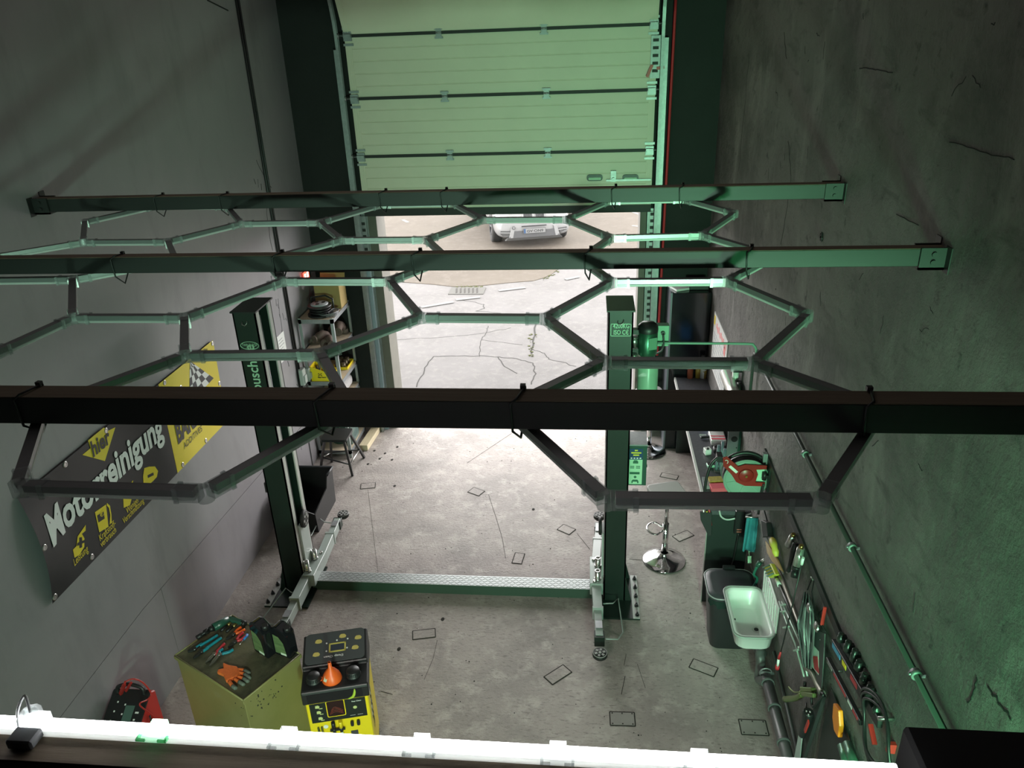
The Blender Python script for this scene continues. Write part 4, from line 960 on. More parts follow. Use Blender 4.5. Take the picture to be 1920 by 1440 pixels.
# ------------------------------------------------------------------ olive cabinet with tools
cbz = 1.0
pF, pL, pR = onz(456,1316,cbz), onz(325,1230,cbz), onz(572,1230,cbz)
eu = (pL-pF); lu = eu.length; eu.normalize(); ev = (pR-pF); ev -= eu*ev.dot(eu); lv = ev.length; ev.normalize()
cab = thing('metal_cabinet', 'scuffed olive green metal cabinet carrying pliers and gloves', 'cabinet', pF + eu*lu/2 + ev*lv/2 - Z*cbz)
pf0 = Vector((pF.x,pF.y,0)) + eu*.012 + ev*.012
def cab_pt(a, b, z=cbz): return Vector((pF.x,pF.y,0)) + eu*a + ev*b + Z*z
o = MB().solid([cab_pt(.012,.012,0),cab_pt(lu-.012,.012,0),cab_pt(lu-.012,lv-.012,0),cab_pt(.012,lv-.012,0)],(0,0,cbz-.03)).build('body', m_olive, cab, bevel=.004)
m_top = mixmat('oily_top', [(.15,.145,.085), ((.05,.055,.035),2.6,.40,.62,(1,1,1),'warp'), ((.02,.026,.018),1.5,.52,.66,(1,1,1),'warp'), ((.25,.22,.15),8,.6,.75,(1,1,1),'noise')], rough=.45, bump=.2, bscale=60)
tp_ = MB().solid([cab_pt(0,0,cbz-.03),cab_pt(lu,0,cbz-.03),cab_pt(lu,lv,cbz-.03),cab_pt(0,lv,cbz-.03)],(0,0,.03)).build('top_panel', m_olive, cab, bevel=.004)
MB().solid([cab_pt(.014,.014),cab_pt(lu-.014,.014),cab_pt(lu-.014,lv-.014),cab_pt(.014,lv-.014)],(0,0,.0025)).build('oily_sheet', m_top, cab)
for e_ in range(4):
    a = [cab_pt(.007,.007),cab_pt(lu-.007,.007),cab_pt(lu-.007,lv-.007),cab_pt(.007,lv-.007)]; MB().cyl(a[e_]+Z*.001, a[(e_+1)%4]+Z*.001, .006, n=6).build('raised_edge', m_olive, cab)
ct = cbz + .0026
def cpt(px, py, dz=.0): return onz(px, py, ct + dz)
# oil stains at the rim of the body
rnd = MB()
for _ in range(34):
    a_ = random.uniform(.02, .30); z_ = random.uniform(.80,.965); r = random.uniform(.002,.006); c = cab_pt(.0115, a_*1.0, z_) if random.random()<.75 else cab_pt(random.uniform(.02,.12), .0115, z_)
    rnd.ball(c, r, n=6)
stuff(rnd.build('oil_spot', m_ink, cab))

def pliers(h1, h2, piv, tip, hm, lab, jaw=None, thick=.016):
    """two-handled tool lying flat; pixel points handle ends, pivot, jaw tip"""
    P1, P2, P, T = (cpt(*q, .012) for q in (h1, h2, piv, tip))
    t = thing('pliers', lab, 'pliers', Vector((P.x, P.y, ct)), 'pliers on the olive cabinet')
    for Q in (P1, P2):
        d = (Q-P); s_ = frame(d)[0]; mid = P + d*.55 + (Q - (P1+P2)/2)*.35
        MB().tube(smooth([P + d*.22, mid, Q], 5), [.0105]*11, n=8).build('handle_grip', hm, t)
    m = MB(); d = (T-P).normalized(); n_ = d.cross(Z)
    m.cyl(P - Z*.009, P + Z*.010, .014, n=12)
    for Q in (P1, P2): m.bar(P, P + (Q-P)*.30, .010, .010)
    for s_ in (-1, 1): m.solid([P + n_*s_*.012 - Z*.007, P + n_*s_*.013 + d*(T-P).length*.5 - Z*.007, T + n_*s_*.003 - Z*.007, T + n_*s_*.0008 - Z*.007, P + n_*s_*.001 - Z*.007], (0,0,.014))
    m.build('jaw', jaw or m_steel2, t)
    return t
m_steel2 = mat('dark_tool_steel', (.12,.125,.13), .35, .9)
pliers((408,1191),(379,1207),(365,1217),(352,1222), m_teal, 'long teal handled pliers nearest the left edge of the cabinet')
pliers((415,1196),(391,1214),(378,1222),(363,1234), m_teal, 'teal handled pliers second from the left on the cabinet')
pliers((421,1207),(410,1222),(402,1227),(386,1244), m_tred, 'red handled pliers lying left of the open teal pair', m_steel)
pliers((418,1217),(437,1218),(411,1228),(393,1250), m_teal, 'open teal handled pliers nearest the orange gloves', m_steel)
pliers((452,1176),(459,1180),(437,1190),(424,1199), m_orange, 'orange handled side cutters in the middle of the tool pile')
pliers((456,1186),(462,1192),(440,1204),(428,1214), m_tred, 'dark red curved handled pliers right of the side cutters')
t = thing('screwdriver', 'blue handled screwdriver beside the oil bottles', 'screwdriver', cpt(462,1192))
MB().cyl(cpt(464,1190,.012), cpt(457,1199,.012), .011, .008, n=10).build('handle_grip', m_blue, t); MB().tube([cpt(457,1199,.012), cpt(449,1209,.008)], .004, n=6).build('blade', m_steel, t)
t = thing('hand_drill', 'dark green pistol drill at the far edge of the cabinet top', 'drill', cpt(415,1170))
MB().cyl(cpt(400,1177,.035), cpt(428,1161,.035), .030, .026, n=14).build('motor_housing', m_green2, t); MB().cyl(cpt(400,1177,.035), cpt(392,1181,.035), .026, .018, n=12).cyl(cpt(392,1181,.035), cpt(378,1190,.035), .010, n=8).build('chuck', m_black, t)
MB().bar(cpt(428,1160,.030), cpt(456,1168,.022), .038, .030).build('handle_grip', m_green2, t, bevel=.006); MB().cyl(cpt(454,1167,.022), cpt(460,1170,.02), .020, n=10).build('battery_foot', m_black, t)
for i, (a_, b_) in enumerate((((433,1167),(420,1178)),((443,1170),(430,1180)))):
    t = thing('chisel', ('left' if i == 0 else 'right') + ' one of two short brass tipped chisels beside the green drill', 'chisel', cpt(*a_))
    MB().cyl(cpt(*a_,.014), cpt((a_[0]+b_[0])/2,(a_[1]+b_[1])/2,.014), .013, n=10).build('ferrule', mat('dull_brass', (.30,.22,.08), .35, .8), t); MB().cyl(cpt((a_[0]+b_[0])/2,(a_[1]+b_[1])/2,.014), cpt(b_[0]-6,b_[1]+5,.012), .009, n=8).build('shank', m_black, t)
t = one('torch', 'black torch lying near the left edge behind the teal pliers', 'torch', MB().cyl(cpt(369,1196,.018), cpt(383,1187,.018), .017, n=12).cyl(cpt(383,1187,.018), cpt(392,1181,.018), .020, n=12), m_black)
# glove
gl = thing('work_glove', 'orange and grey rubber coated work glove on the cabinet', 'glove', cpt(438,1268))
gp = [cpt(419,1247,.0), cpt(431,1252), cpt(445,1254), cpt(452,1262), cpt(452,1272), cpt(440,1275), cpt(425,1282), cpt(420,1270), cpt(408,1265), cpt(410,1260), cpt(420,1258)]
MB().solid([p + Z*.0005 for p in gp], (0,0,.026)).build('back', mat('orange_knit', (.75,.16,.03), .85, var=.12, scale=60), gl, bevel=.008, seg=2)
gm = mat('grey_rubber_coat', (.13,.16,.13), .6)
for pts in (((446,1256),(458,1257),(468,1263)),((448,1262),(458,1264),(469,1272)),((446,1269),(456,1272),(466,1278)),((440,1273),(448,1278),(458,1284)),((430,1278),(436,1286),(443,1291))):
    ps_ = smooth([cpt(*q, .016) for q in pts], 4); n_ = len(ps_)
    f_ = MB().tube(ps_[:n_//2+2], .0125, n=8).build('finger', mat('orange_knit', (.75,.16,.03), .85), gl)
    MB().tube(ps_[n_//2:], [.0135]*(n_-n_//2-1)+[.009], n=8).build('finger_coat', gm, f_)
# oil bottles
def oil_bottle(base_l, base_r, hgt, lab):
    a, b = cpt(*base_l), cpt(*base_r); d = (b-a); L = d.length; d.normalize(); n_ = Vector((-d.y, d.x, 0))
    if n_.y < 0: n_ = -n_
    t = thing('oil_bottle', lab, 'bottle', a, 'oil bottles on the olive cabinet')
    pr = [(0,0),(L,0),(L,hgt*.80),(L*.80,hgt*.90),(L*.45,hgt),(L*.15,hgt*.97),(0,hgt*.85)]
    MB().prism(pr, a + n_*.0, d, Z, n_*.085).build('bottle_body', m_blackg, t, bevel=.014, seg=2)
    MB().prism([(L*.12,hgt*.10),(L*.80,hgt*.10),(L*.70,hgt*.50),(L*.45,hgt*.68),(L*.12,hgt*.72)], a - n_*.0012, d, Z, n_*.001).build('label', mat('green_label', (.16,.24,.10), .4, col2=(.07,.12,.05), scale=9, stretch=(1,1,9)), t)
    MB().prism([(L*.45,hgt*.08),(L*.80,hgt*.08),(L*.79,hgt*.15),(L*.45,hgt*.15)], a - n_*.0022, d, Z, n_*.001).build('label_badge', mat('pale_label', (.6,.7,.55), .5), t)
    c = a + d*L*.84 + n_*.042; MB().cyl(c + Z*hgt*.83, c + Z*hgt*.97, .022, n=14).build('cap', m_black, t)
oil_bottle((476,1220),(503,1237), .27, 'taller black oil bottle with green label, left of two on the cabinet')
oil_bottle((515,1226),(545,1237), .25, 'shorter black oil bottle with green label, right of two on the cabinet')

# ------------------------------------------------------------------ yellow cleaning machine
mz = 1.02
q0, q1 = onz(571,1318,.86), onz(689,1300,.86)
du = Vector((q1.x-q0.x, q1.y-q0.y, 0)); W_ = du.length; du.normalize(); dv = Vector((-du.y, du.x, 0))
mc = thing('cleaning_machine', 'yellow and black engine cleaning machine on the floor beside the olive cabinet', 'machine', Vector((q0.x,q0.y,0)) + du*W_/2 + dv*.2)
def mp_(a, b, z): return Vector((q0.x,q0.y,0)) + du*a + dv*b + Z*z
D_ = .46
MB().solid([mp_(.0,.012,.10),mp_(W_,.012,.10),mp_(W_,D_,.10),mp_(.0,D_,.10)],(0,0,.745)).build('body', m_byellow, mc, bevel=.006)
MB().solid([mp_(.004,.02,.03),mp_(W_-.004,.02,.03),mp_(W_-.004,D_-.01,.03),mp_(.004,D_-.01,.03)],(0,0,.07)).build('plinth', m_black, mc)
for a in (.05, W_-.05):
    for b in (.06, D_-.06): MB().cyl(mp_(a-.015,b,.03), mp_(a+.015,b,.03), .03, n=14).build('wheel', m_black, mc)
hd = MB().prism([(-.012,.845),(D_+.012,.845),(D_+.012,.985),(D_-.02,1.03),(.185,.985),(.185,.955),(.0,.955),(-.012,.94)], mp_(-.012,0,0), dv, Z, du*(W_+.024)).build('head', m_black, mc, bevel=.006)
MB().prism([(.02,.86),(W_-.03,.86),(W_-.03,.93),(.02,.93)], mp_(0,-.0135,0), du, Z, dv*.002).build('tray_front', m_blackg, hd)
# sloping control panel
tl, tr, br, bl_ = mp_(.0,D_-.02,1.036), mp_(W_,D_-.02,1.036), mp_(W_,.195,.992), mp_(.0,.195,.992)
pu, pv = (tr-tl).normalized(), (tl-bl_); pvl = pv.length; pv.normalize(); pn_ = pu.cross(pv)
pr = rrect(.004,0,W_-.004,pvl,.03); pr = [(x, (y if y > pvl/2 else max(0,y))) for x, y in pr]
pan = MB().prism(pr, bl_ , pu, pv, pn_*.004).build('control_panel', mat('panel_grey', (.075,.078,.082), .22), hd)
def pq(a, b, h_=.0042): return bl_ + pu*(a*W_) + pv*(b*pvl) + pn_*h_
def pbox(mb, a0, b0, a1, b1): mb.solid([pq(a0,b0),pq(a1,b0),pq(a1,b1),pq(a0,b1)], pn_*.0012); return mb
fr = MB()
for a in ((.40,.30,.68,.345),(.40,.555,.68,.60),(.40,.30,.425,.60),(.655,.30,.68,.60)): pbox(fr, *a)
m_gold = mat('gold_print', (.62,.48,.14), .4)
fr.build('screen_frame', mat('panel_yellow', (.60,.50,.12), .4), hd); MB().solid([pq(.425,.345),pq(.655,.345),pq(.655,.555),pq(.425,.555)], pn_*.0008).build('screen', mat('dark_screen', (.05,.055,.075), .15), hd)
ib = MB()
for a, b in ((.19,.30),(.83,.36),(.88,.68),(.62,.80),(.22,.72)):
    n_ = 10; ib.solid([pq(a+.05*math.cos(2*PI*i/n_)*(1+.3*(i%3==0)), b+.07*math.sin(2*PI*i/n_)*(1+.4*(i%4==1))) for i in range(n_)], pn_*.001)
stuff(ib.build('icons', m_gold, hd))
db = MB()
for a, b in ((.36,.62),(.53,.68),(.71,.68),(.70,.38),(.36,.36)): db.cyl(pq(a,b,.004), pq(a,b,.0065), .006, n=10)
stuff(db.build('indicator_lights', m_white, hd))
text('Deep Clean', pq(.64,.20), -pu, -pv, .022, m_white, hd, width=.13, th=-.0012 if False else .001, bold=.02)
for a in (.17, .80):
    c = mp_(a*W_,.085,.955); k_ = MB().lathe([(.0,0),(.050,0),(.050,.012),(.044,.016),(.044,.042),(.040,.048),(.0,.048)], c, n=26).build('tank_cap', m_black, mc)
    rb = MB()
    for i in range(26): t_ = 2*PI*i/26; rb.obox(c + Vector((.0445*math.cos(t_), .0445*math.sin(t_), .028)), (.0015*math.cos(t_), .0015*math.sin(t_), 0), (-.0025*math.sin(t_), .0025*math.cos(t_), 0), (0,0,.012))
    stuff(rb.build('grip_ribs', m_black, k_))
# front face prints and fittings
fv = -.0005
def fbox(a0, z0, a1, z1, th=.002, nm='print', m=None, par=mc):
    return MB().solid([mp_(a0,.012,z0),mp_(a1,.012,z0),mp_(a1,.012,z1),mp_(a0,.012,z1)], -dv*th).build(nm, m, par)
m_pblk = mat('front_black', (.012,.018,.016), .35)
fp_ = fbox(.022,.655,W_-.022,.825,.002,'front_panel',m_pblk)
def fr2(a0, z0, a1, z1): return [mp_(a0,.0098,z0),mp_(a1,.0098,z0),mp_(a1,.0098,z1),mp_(a0,.0098,z1)]
wf = MB().prism(rrect(.128,.69,.252,.835,.012), mp_(0,.0098,0), du, Z, -dv*.002).build('window_frame', m_byellow, mc)
wi = MB().prism(rrect(.134,.697,.246,.830,.009), mp_(0,.0076,0), du, Z, -dv*.001).build('window', mat('dark_window', (.02,.006,.006), .1), mc)
hs = MB()
for i in range(4): hs.tube(smooth([mp_(.145+.005*i,.0062,.715+.012*i), mp_(.185,.006,.735+.014*i), mp_(.236,.0062,.712+.010*i)],5), .0016, n=5)
hs.build('hose_reflection_print', mat('red_hose', (.25,.05,.03), .4), mc)
im = MB()
for i, z_ in enumerate((.795,.745,.69)): im.prism([(-.014,-.010),(.010,-.012),(.016,.002),(.006,.014),(-.012,.012)], mp_(.072+.004*i,.0098,z_), du, Z, -dv*.001).prism([(.0,0),(.022,0),(.022,.006),(.0,.006)], mp_(.082,.0098,z_-.02), du, Z, -dv*.001)
im.prism(disc((0,0),.013,12), mp_(.315,.0098,.745), du, Z, -dv*.001)
stuff(im.build('icons', mat('pale_yellow_print', (.55,.60,.25), .5), mc))
text('Easy Clean', mp_(.298,.0092,.797), du, Z, .014, m_white, mc, width=.062, bold=.02)
dk = MB()
dk.box((0,0,0),(0,0,0)) if False else None
for a in (.275,.325): dk.prism([(0,0),(.035,0),(.035,.004),(0,.004)], mp_(a,.0098,.675), du, Z, -dv*.001)
dk.build('print_lines', mat('grey_print', (.35,.35,.36), .6), mc)
for a, top in ((.157,m_black),(.205,m_byellow)):
    c = mp_(a,-.006,.0); h_ = MB().cyl(c+Z*.60, c+Z*.655, .013, n=12).build('hose_coupling', top, mc)
    MB().cyl(c+Z*.565, c+Z*.60, .012, n=10).bar(c+Z*.585-du*.026, c+Z*.585+du*.026, .010, .016).build('valve', m_black, h_)
    MB().tube(smooth([c+Z*.565, c+Z*.45-dv*.01+du*.012, c+Z*.25-dv*.02+du*.02, c+Z*.15-dv*.01], 5), .008, n=8).build('hose', mat('pale_hose', (.65,.78,.66), .4), h_)
for a in (.280,.322): MB().prism(rrect(-.011,-.022,.011,.022,.010), mp_(a,.0115,.61), du, Z, -dv*.014).build('switch', m_black, mc)
for a in (.055,.078): MB().bar(mp_(a,.004,.62), mp_(a+.006,.002,.48), .011, .01).build('clip_bar', mat('olive_metal', (.16,.16,.05), .4, .5), mc)
MB().prism(disc((0,0),.016,16), mp_(.105,.0115,.61), du, Z, -dv*.003).build('round_emblem', m_white, mc)
fbox(.09,.44,.135,.535,.003,'side_label',mat('charcoal_label', (.05,.05,.055), .5)); fbox(.262,.44,.31,.535,.003,'side_label',mat('charcoal_label', (.05,.05,.055), .5))
MB().tube(smooth([mp_(.285,-.014,.852), mp_(.315,-.016,.868), mp_(.33,-.017,.90), mp_(.333,-.0155,.93)],5), [.004+.006*math.sin(PI*i/15) for i in range(16)], n=6).build('green_strap', mat('lime_strap', (.45,.60,.06), .4), mc)
# checker graphics on the right side
ck = MB()
for i in range(3):
    for j in range(8):
        if (i+j) % 2 == 0: ck.solid([mp_(W_+.0005,.10+.02*i+.004*j,.52+.028*j), mp_(W_+.0005,.12+.02*i+.004*j,.525+.028*j), mp_(W_+.0005,.124+.02*i+.004*j,.553+.028*j), mp_(W_+.0005,.104+.02*i+.004*j,.548+.028*j)], du*.001)
ck.build('checker_print', m_ink, mc)
ck = MB()
for i in range(3):
    for j in range(8):
        if (i+j) % 2 == 1: ck.solid([mp_(W_+.0005,.10+.02*i+.004*j,.52+.028*j), mp_(W_+.0005,.12+.02*i+.004*j,.525+.028*j), mp_(W_+.0005,.124+.02*i+.004*j,.553+.028*j), mp_(W_+.0005,.104+.02*i+.004*j,.548+.028*j)], du*.001)
ck.build('checker_print', m_white, mc)
text('BARDAHL', mp_(W_+.0015,.19,.40), Z, -dv, .09, m_ink, mc, width=.34, th=.0005, bold=.03)
# funnel standing upside down on the head
fc = mp_(.46*W_,.075,.9556)
fn = thing('funnel', 'orange plastic funnel standing upside down on the cleaning machine', 'funnel', fc)
MB().lathe([(.063,.0),(.066,.004),(.064,.014),(.056,.040),(.035,.075),(.014,.098),(.010,.150),(.0085,.150)], fc, n=28).build('cone', m_orange, fn)
t_ = [fc + Vector((-.082+.018*math.cos(2*PI*i/14), -.012+.018*math.sin(2*PI*i/14), .008)) for i in range(14)]
MB().tube(t_, .0045, n=6, closed=True).build('hanging_eye', m_orange, fn)
c = fc + Vector((-.024,-.045,.045)); nn = Vector((-.35,-.72,.6)).normalized(); a_, b_ = frame(nn)
MB().prism([(-.012,-.018),(.012,-.018),(.012,.018),(-.012,.018)], c, a_, b_, nn*.0015).build('price_label', mat('pale_label', (.6,.7,.55), .5), fn)

# ------------------------------------------------------------------ battery charger by the left wall
bc = thing('battery_charger', 'red and black battery charger trolley against the left wall', 'charger', (-3.2, 3.75, 0))
def ch(px, py, z): return onz(px, py, z)
zc = .62
a, b, c_, d_ = ch(247,1297,zc), ch(206,1288,zc), ch(178,1338,zc-.1), ch(235,1345,zc-.1)
y0, y1 = 3.50, 3.90; x0, x1 = -3.36, -3.10
MB().prism([(y0-.03,.08),(y1,.08),(y1,.60),(y1-.06,.64),(y0,.44)], (x0,0,0), Y, Z, (x1-x0,0,0)).build('case', m_red, bc, bevel=.008)
sl = Vector((0, y1-.06-y0, .20)); sl_l = sl.length; sl.normalize(); nrm = X.cross(sl)
fo = Vector((x0, y0, .44)) + nrm*.001
fc_ = MB().prism(rrect(-.008,-.01,x1-x0+.008,sl_l+.012,.02), fo, X, sl, nrm*.014).build('face', m_black, bc)
def fq(u, v, h_=.0155): return fo + X*(u*(x1-x0)) + sl*(v*sl_l) + nrm*h_
MB().solid([fq(.48,.38),fq(.74,.38),fq(.74,.75),fq(.48,.75)], nrm*.001).build('display', mat('display_green', (.08,.14,.12), .2), fc_)
mk_ = MB()
for u, v in ((.14,.30),(.18,.48),(.20,.64),(.22,.80),(.40,.30),(.43,.45),(.44,.60),(.45,.76)): mk_.solid([fq(u-.02,v-.015),fq(u+.02,v-.015),fq(u+.02,v+.015),fq(u-.02,v+.015)], nrm*.001)
for u, v, w_ in ((.80,.62,.10),(.80,.50,.05)): mk_.solid([fq(u,v),fq(u+w_,v),fq(u+w_,v+.03),fq(u,v+.03)], nrm*.001)
stuff(mk_.build('print_marks', m_white, fc_))
MB().cyl(fq(.82,.25), fq(.82,.25,.03), .022, n=16).build('dial', m_black, fc_)
MB().tube(smooth([fq(.12,.95,.01), fq(.16,1.04,.05), fq(.5,1.08,.07), fq(.84,1.04,.05), fq(.88,.95,.01)],5), .014, n=8).build('handle', m_black, bc)
MB().box((x0-.005, y0-.03, .03), (x1+.005, y1, .085)).build('base', m_black, bc)
for x in (x0+.03, x1-.03): MB().cyl((x-.018,y1-.05,.055),(x+.018,y1-.05,.055),.055,n=16).build('wheel', m_black, bc)
cp0, cp1 = fq(.30,.92,.05), onx(235,1278,-3.16)
cl = MB().bar(cp0, cp0.lerp(cp1,.75), .018, .022).bar(cp0.lerp(cp1,.25)+X*.03, cp0.lerp(cp1,.95)+X*.045, .012, .016).cyl(cp0.lerp(cp1,.6), cp1, .010, .007, n=8).build('clamp', m_red, bc)
cb_ = smooth([cp1, onx(250,1273,-3.12), onx(268,1280,-3.08), onx(283,1300,-3.05), onx(276,1312,-3.06), onx(262,1322,-3.07), Vector((x1+.006,y0+.30,.42)), Vector((x1+.006,y0+.24,.25))],6)
MB().tube(cb_, .0055, n=7).build('red_cable', m_red, bc)
MB().tube(smooth([Vector((x1+.008,y0+.26,.50)),Vector((x1+.03,y0+.22,.36)),Vector((x1+.05,y0+.18,.18)),Vector((x1+.09,y0+.2,.012)),Vector((x1+.16,y0+.22,.008))],6), .0055, n=7).build('black_cable', m_black, bc)
MB().prism([(0,0),(.03,0),(.05,.05),(.035,.05),(.06,.10),(.02,.06),(.03,.06)], (x1+.001,y0+.13,.26), Y, Z, (.001,0,0)).build('bolt_mark', m_white, bc)
# ------------------------------------------------------------------ workbench on the right
BX0, BZ = 1.022, 1.0
bn = thing('workbench', 'narrow workbench with dark top and pale front edge along the right wall', 'workbench', (1.21,7.2,0))
MB().box((BX0+.012,5.75,BZ-.04),(XR-.002,8.55,BZ)).build('worktop', m_bench, bn)
MB().box((BX0-.006,5.75,BZ-.042),(BX0+.012,8.55,BZ+.002)).build('front_edge', mat('pale_edge_strip', (.62,.62,.60), .4), bn)
m_dgp = mat('dark_green_board', (.014,.022,.020), .5)
MB().box((BX0+.02,5.76,0),(XR-.004,5.785,BZ-.042)).build('end_panel', m_dgp, bn)
MB().box((BX0+.015,5.755,0),(BX0+.022,5.79,BZ-.042)).build('panel_edge', mat('pale_panel_edge', (.30,.30,.28), .5), bn)
MB().box((BX0+.06,8.50,0),(XR-.004,8.53,BZ-.042)).box((XR-.03,5.785,.75),(XR-.004,8.5,BZ-.042)).build('frame', m_dgp, bn)
# tall black cabinet in the corner
bc2 = thing('tall_cabinet', 'tall glossy black cabinet with silver edge in the right corner', 'cabinet', (1.16,8.82,0))
MB().box((.94,8.60,0),(1.39,9.08,2.035)).build('body', m_blackg, bc2, bevel=.004)
MB().box((.932,8.592,0),(.952,9.08,2.037)).build('edge_trim', mat('grey_edge_trim', (.20,.22,.25), .3, .6), bc2)
pk = MB(); 
c = ony(1283,546,8.7)
one('paper_stack', 'stack of printed papers lying on top of the tall black cabinet', 'papers', MB().obox((1.04,8.80,2.05),(.09,.04,0),(-.05,.12,0),(0,0,.012)), m_white)
one('black_case', 'flat black case with small switches on top of the tall black cabinet', 'case', MB().box((1.15,8.70,2.036),(1.37,8.98,2.10)), m_black, bevel=.006)
# items on the bench
def bottle(px, py, h, r, m, cap, lab, zt=BZ, neck=.35, nm='bottle'):
    c = onz(px, py, zt); c.x = min(max(c.x, BX0+r+.015), XR-r-.006); c.y = min(max(c.y,5.8), 8.58-r)
    t = thing(nm, lab, 'bottle', c)
    MB().lathe([(.0,0),(r,0),(r,h*.72),(r*neck,h*.84),(r*neck,h*.9),(.0,h*.9)], c, n=16).build('body', m, t)
    MB().cyl(c+Z*h*.86, c+Z*h, r*neck*1.15, n=12).build('cap', cap, t)
bottle(1283,671,.20,.035, mat('brown_red_glass', (.22,.05,.03), .3), m_tred, 'jar with dark red lid on the bench by the tall black cabinet', neck=.9)
bottle(1297,672,.17,.030, mat('amber_glass', (.30,.20,.04), .2), m_black, 'small amber bottle between the red jar and the tall white bottle')
bottle(1306,674,.30,.032, mat('milky_white_plastic', (.65,.66,.62), .4), m_black, 'tall white bottle with black cap on the far bench', neck=.8)
bottle(1315,676,.14,.034, mat('honey_glass', (.35,.24,.05), .2), m_white, 'squat amber bottle right of the tall white bottle', neck=.5)
bottle(1294,700,.12,.024, m_black, m_black, 'small black bottle standing alone on the dark worktop', neck=.7)
bottle(1316,701,.11,.034, m_white, m_white, 'white plastic cup like tub on the worktop', neck=.9, nm='tub')
def carton(lo, hi, m, nm, lab, cat, extra=None):
    t = thing(nm, lab, cat, ((lo[0]+hi[0])/2,(lo[1]+hi[1])/2,lo[2])); b_ = MB().box(lo,hi).build('carton', m, t, bevel=.004)
    if extra: extra(t)
    return t
c = onz(1327,713,BZ)
def _x(t): MB().box((1.26,7.18,BZ+.05),(1.33,7.181,BZ+.14)).build('dark_print', m_ink, t); MB().box((1.228,7.1785,BZ+.12),(1.345,7.1795,BZ+.165)).build('pale_print', m_white, t)
carton((1.225,7.18,BZ+.0005),(1.35,7.42,BZ+.18), m_blue, 'blue_carton', 'blue printed carton on the bench below the wall poster', 'carton', _x)
def _x(t): MB().box((1.222,6.92,BZ+.0605),(1.36,6.95,BZ+.062)).box((1.222,6.98,BZ+.0605),(1.36,7.0,BZ+.062)).build('pink_band', m_pink, t)
carton((1.22,6.90,BZ+.0005),(1.365,7.14,BZ+.06), m_white, 'tissue_pack', 'flat white and pink tissue pack on the bench', 'pack', _x)
t = thing('tape_roll', 'black tape roll in front of the tissue pack', 'tape roll', (1.28,6.78,BZ))
MB().lathe([(.035,0),(.06,0),(.06,.05),(.035,.05),(.035,0)], (1.28,6.78,BZ+.0005), n=22).build('tape', m_black, t)
# wall poster
po = thing('wall_poster', 'white planner poster with yellow and red headings on the right wall', 'poster', (XR,7.85,1.45))
py0, py1, pz0, pz1 = 7.40, 8.30, 1.27, 1.92
MB().box((XR-.012,py0,pz0),(XR-.001,py1,pz1)).build('board', m_white, po)
MB().box((XR-.014,py1-.10,pz1-.13),(XR-.0122,py1-.03,pz1-.03)).build('yellow_mark', m_byellow, po)
rm_ = MB()
for i in range(9):
    y = py1-.20-.075*i; rm_.prism([(0,0),(.05,.01),(.055,.06+.01*(i%3)),(.01,.07)], (XR-.0122,y-.05,pz1-.13-.02*(i%2)), Y, Z, (-.001,0,0))
rm_.prism(disc((0,0),.055,12), (XR-.0122,py0+.14,pz1-.17), Y, Z, (-.001,0,0))
rm_.build('red_heading', mat('pale_red_print', (.75,.22,.22), .6), po)
ln = MB()
for i in range(8): ln.box((XR-.0135,py0+.04,pz0+.05+i*.055),(XR-.0122,py1-.05,pz0+.055+i*.055))
for i in range(7): ln.box((XR-.0135,py0+.10+i*.115,pz0+.04),(XR-.0122,py0+.105+i*.115,pz1-.2))
stuff(ln.build('ruled_lines', mat('grey_blue_print', (.40,.44,.48), .6), po))
# metal tube and small gear at the wall over the bench
x_ = 1.30
a, b = onx(1362,700,x_), onx(1383,758,x_)
tb_ = thing('steel_canister', 'brushed steel cylinder mounted along the right wall below the poster', 'cylinder', ((a+b)/2))
zc_ = (a.z+b.z)/2
MB().cyl((x_,a.y,zc_),(x_,b.y-.25,zc_),.060,n=24).build('barrel', mat('satin_steel', (.62,.60,.56), .3, .8), tb_)
MB().cyl((x_,a.y,zc_),(x_,a.y+.03,zc_),.052,n=20).cyl((x_,a.y+.03,zc_),(x_,a.y+.08,zc_),.018,n=12).build('end_fitting', m_dgalv, tb_)
for k_ in (.25,.8): y = a.y + (b.y-.25-a.y)*k_; MB().box((x_+.03,y-.015,zc_-.03),(XR,y+.015,zc_+.03)).build('bracket', m_black, tb_)
gx = thing('air_filter_unit', 'small black and white air regulator on the wall beside the steel cylinder', 'regulator', (1.36,6.9,1.5))
c = onx(1379,707,1.35); MB().cyl((1.35,c.y,c.z-.08),(1.35,c.y,c.z+.06),.030,n=14).build('bowl', m_white, gx); MB().box((1.32,c.y-.035,c.z+.06),(XR,c.y+.035,c.z+.10)).cyl((1.35,c.y,c.z+.10),(1.35,c.y,c.z+.13),.022,n=12).build('head', m_black, gx)
c = onx(1385,728,1.36); MB().lathe([(.02,-.02),(.055,-.02),(.055,.02),(.02,.02)],(1.365,c.y,c.z),ax=X,n=18).build('black_dial', m_black, gx)
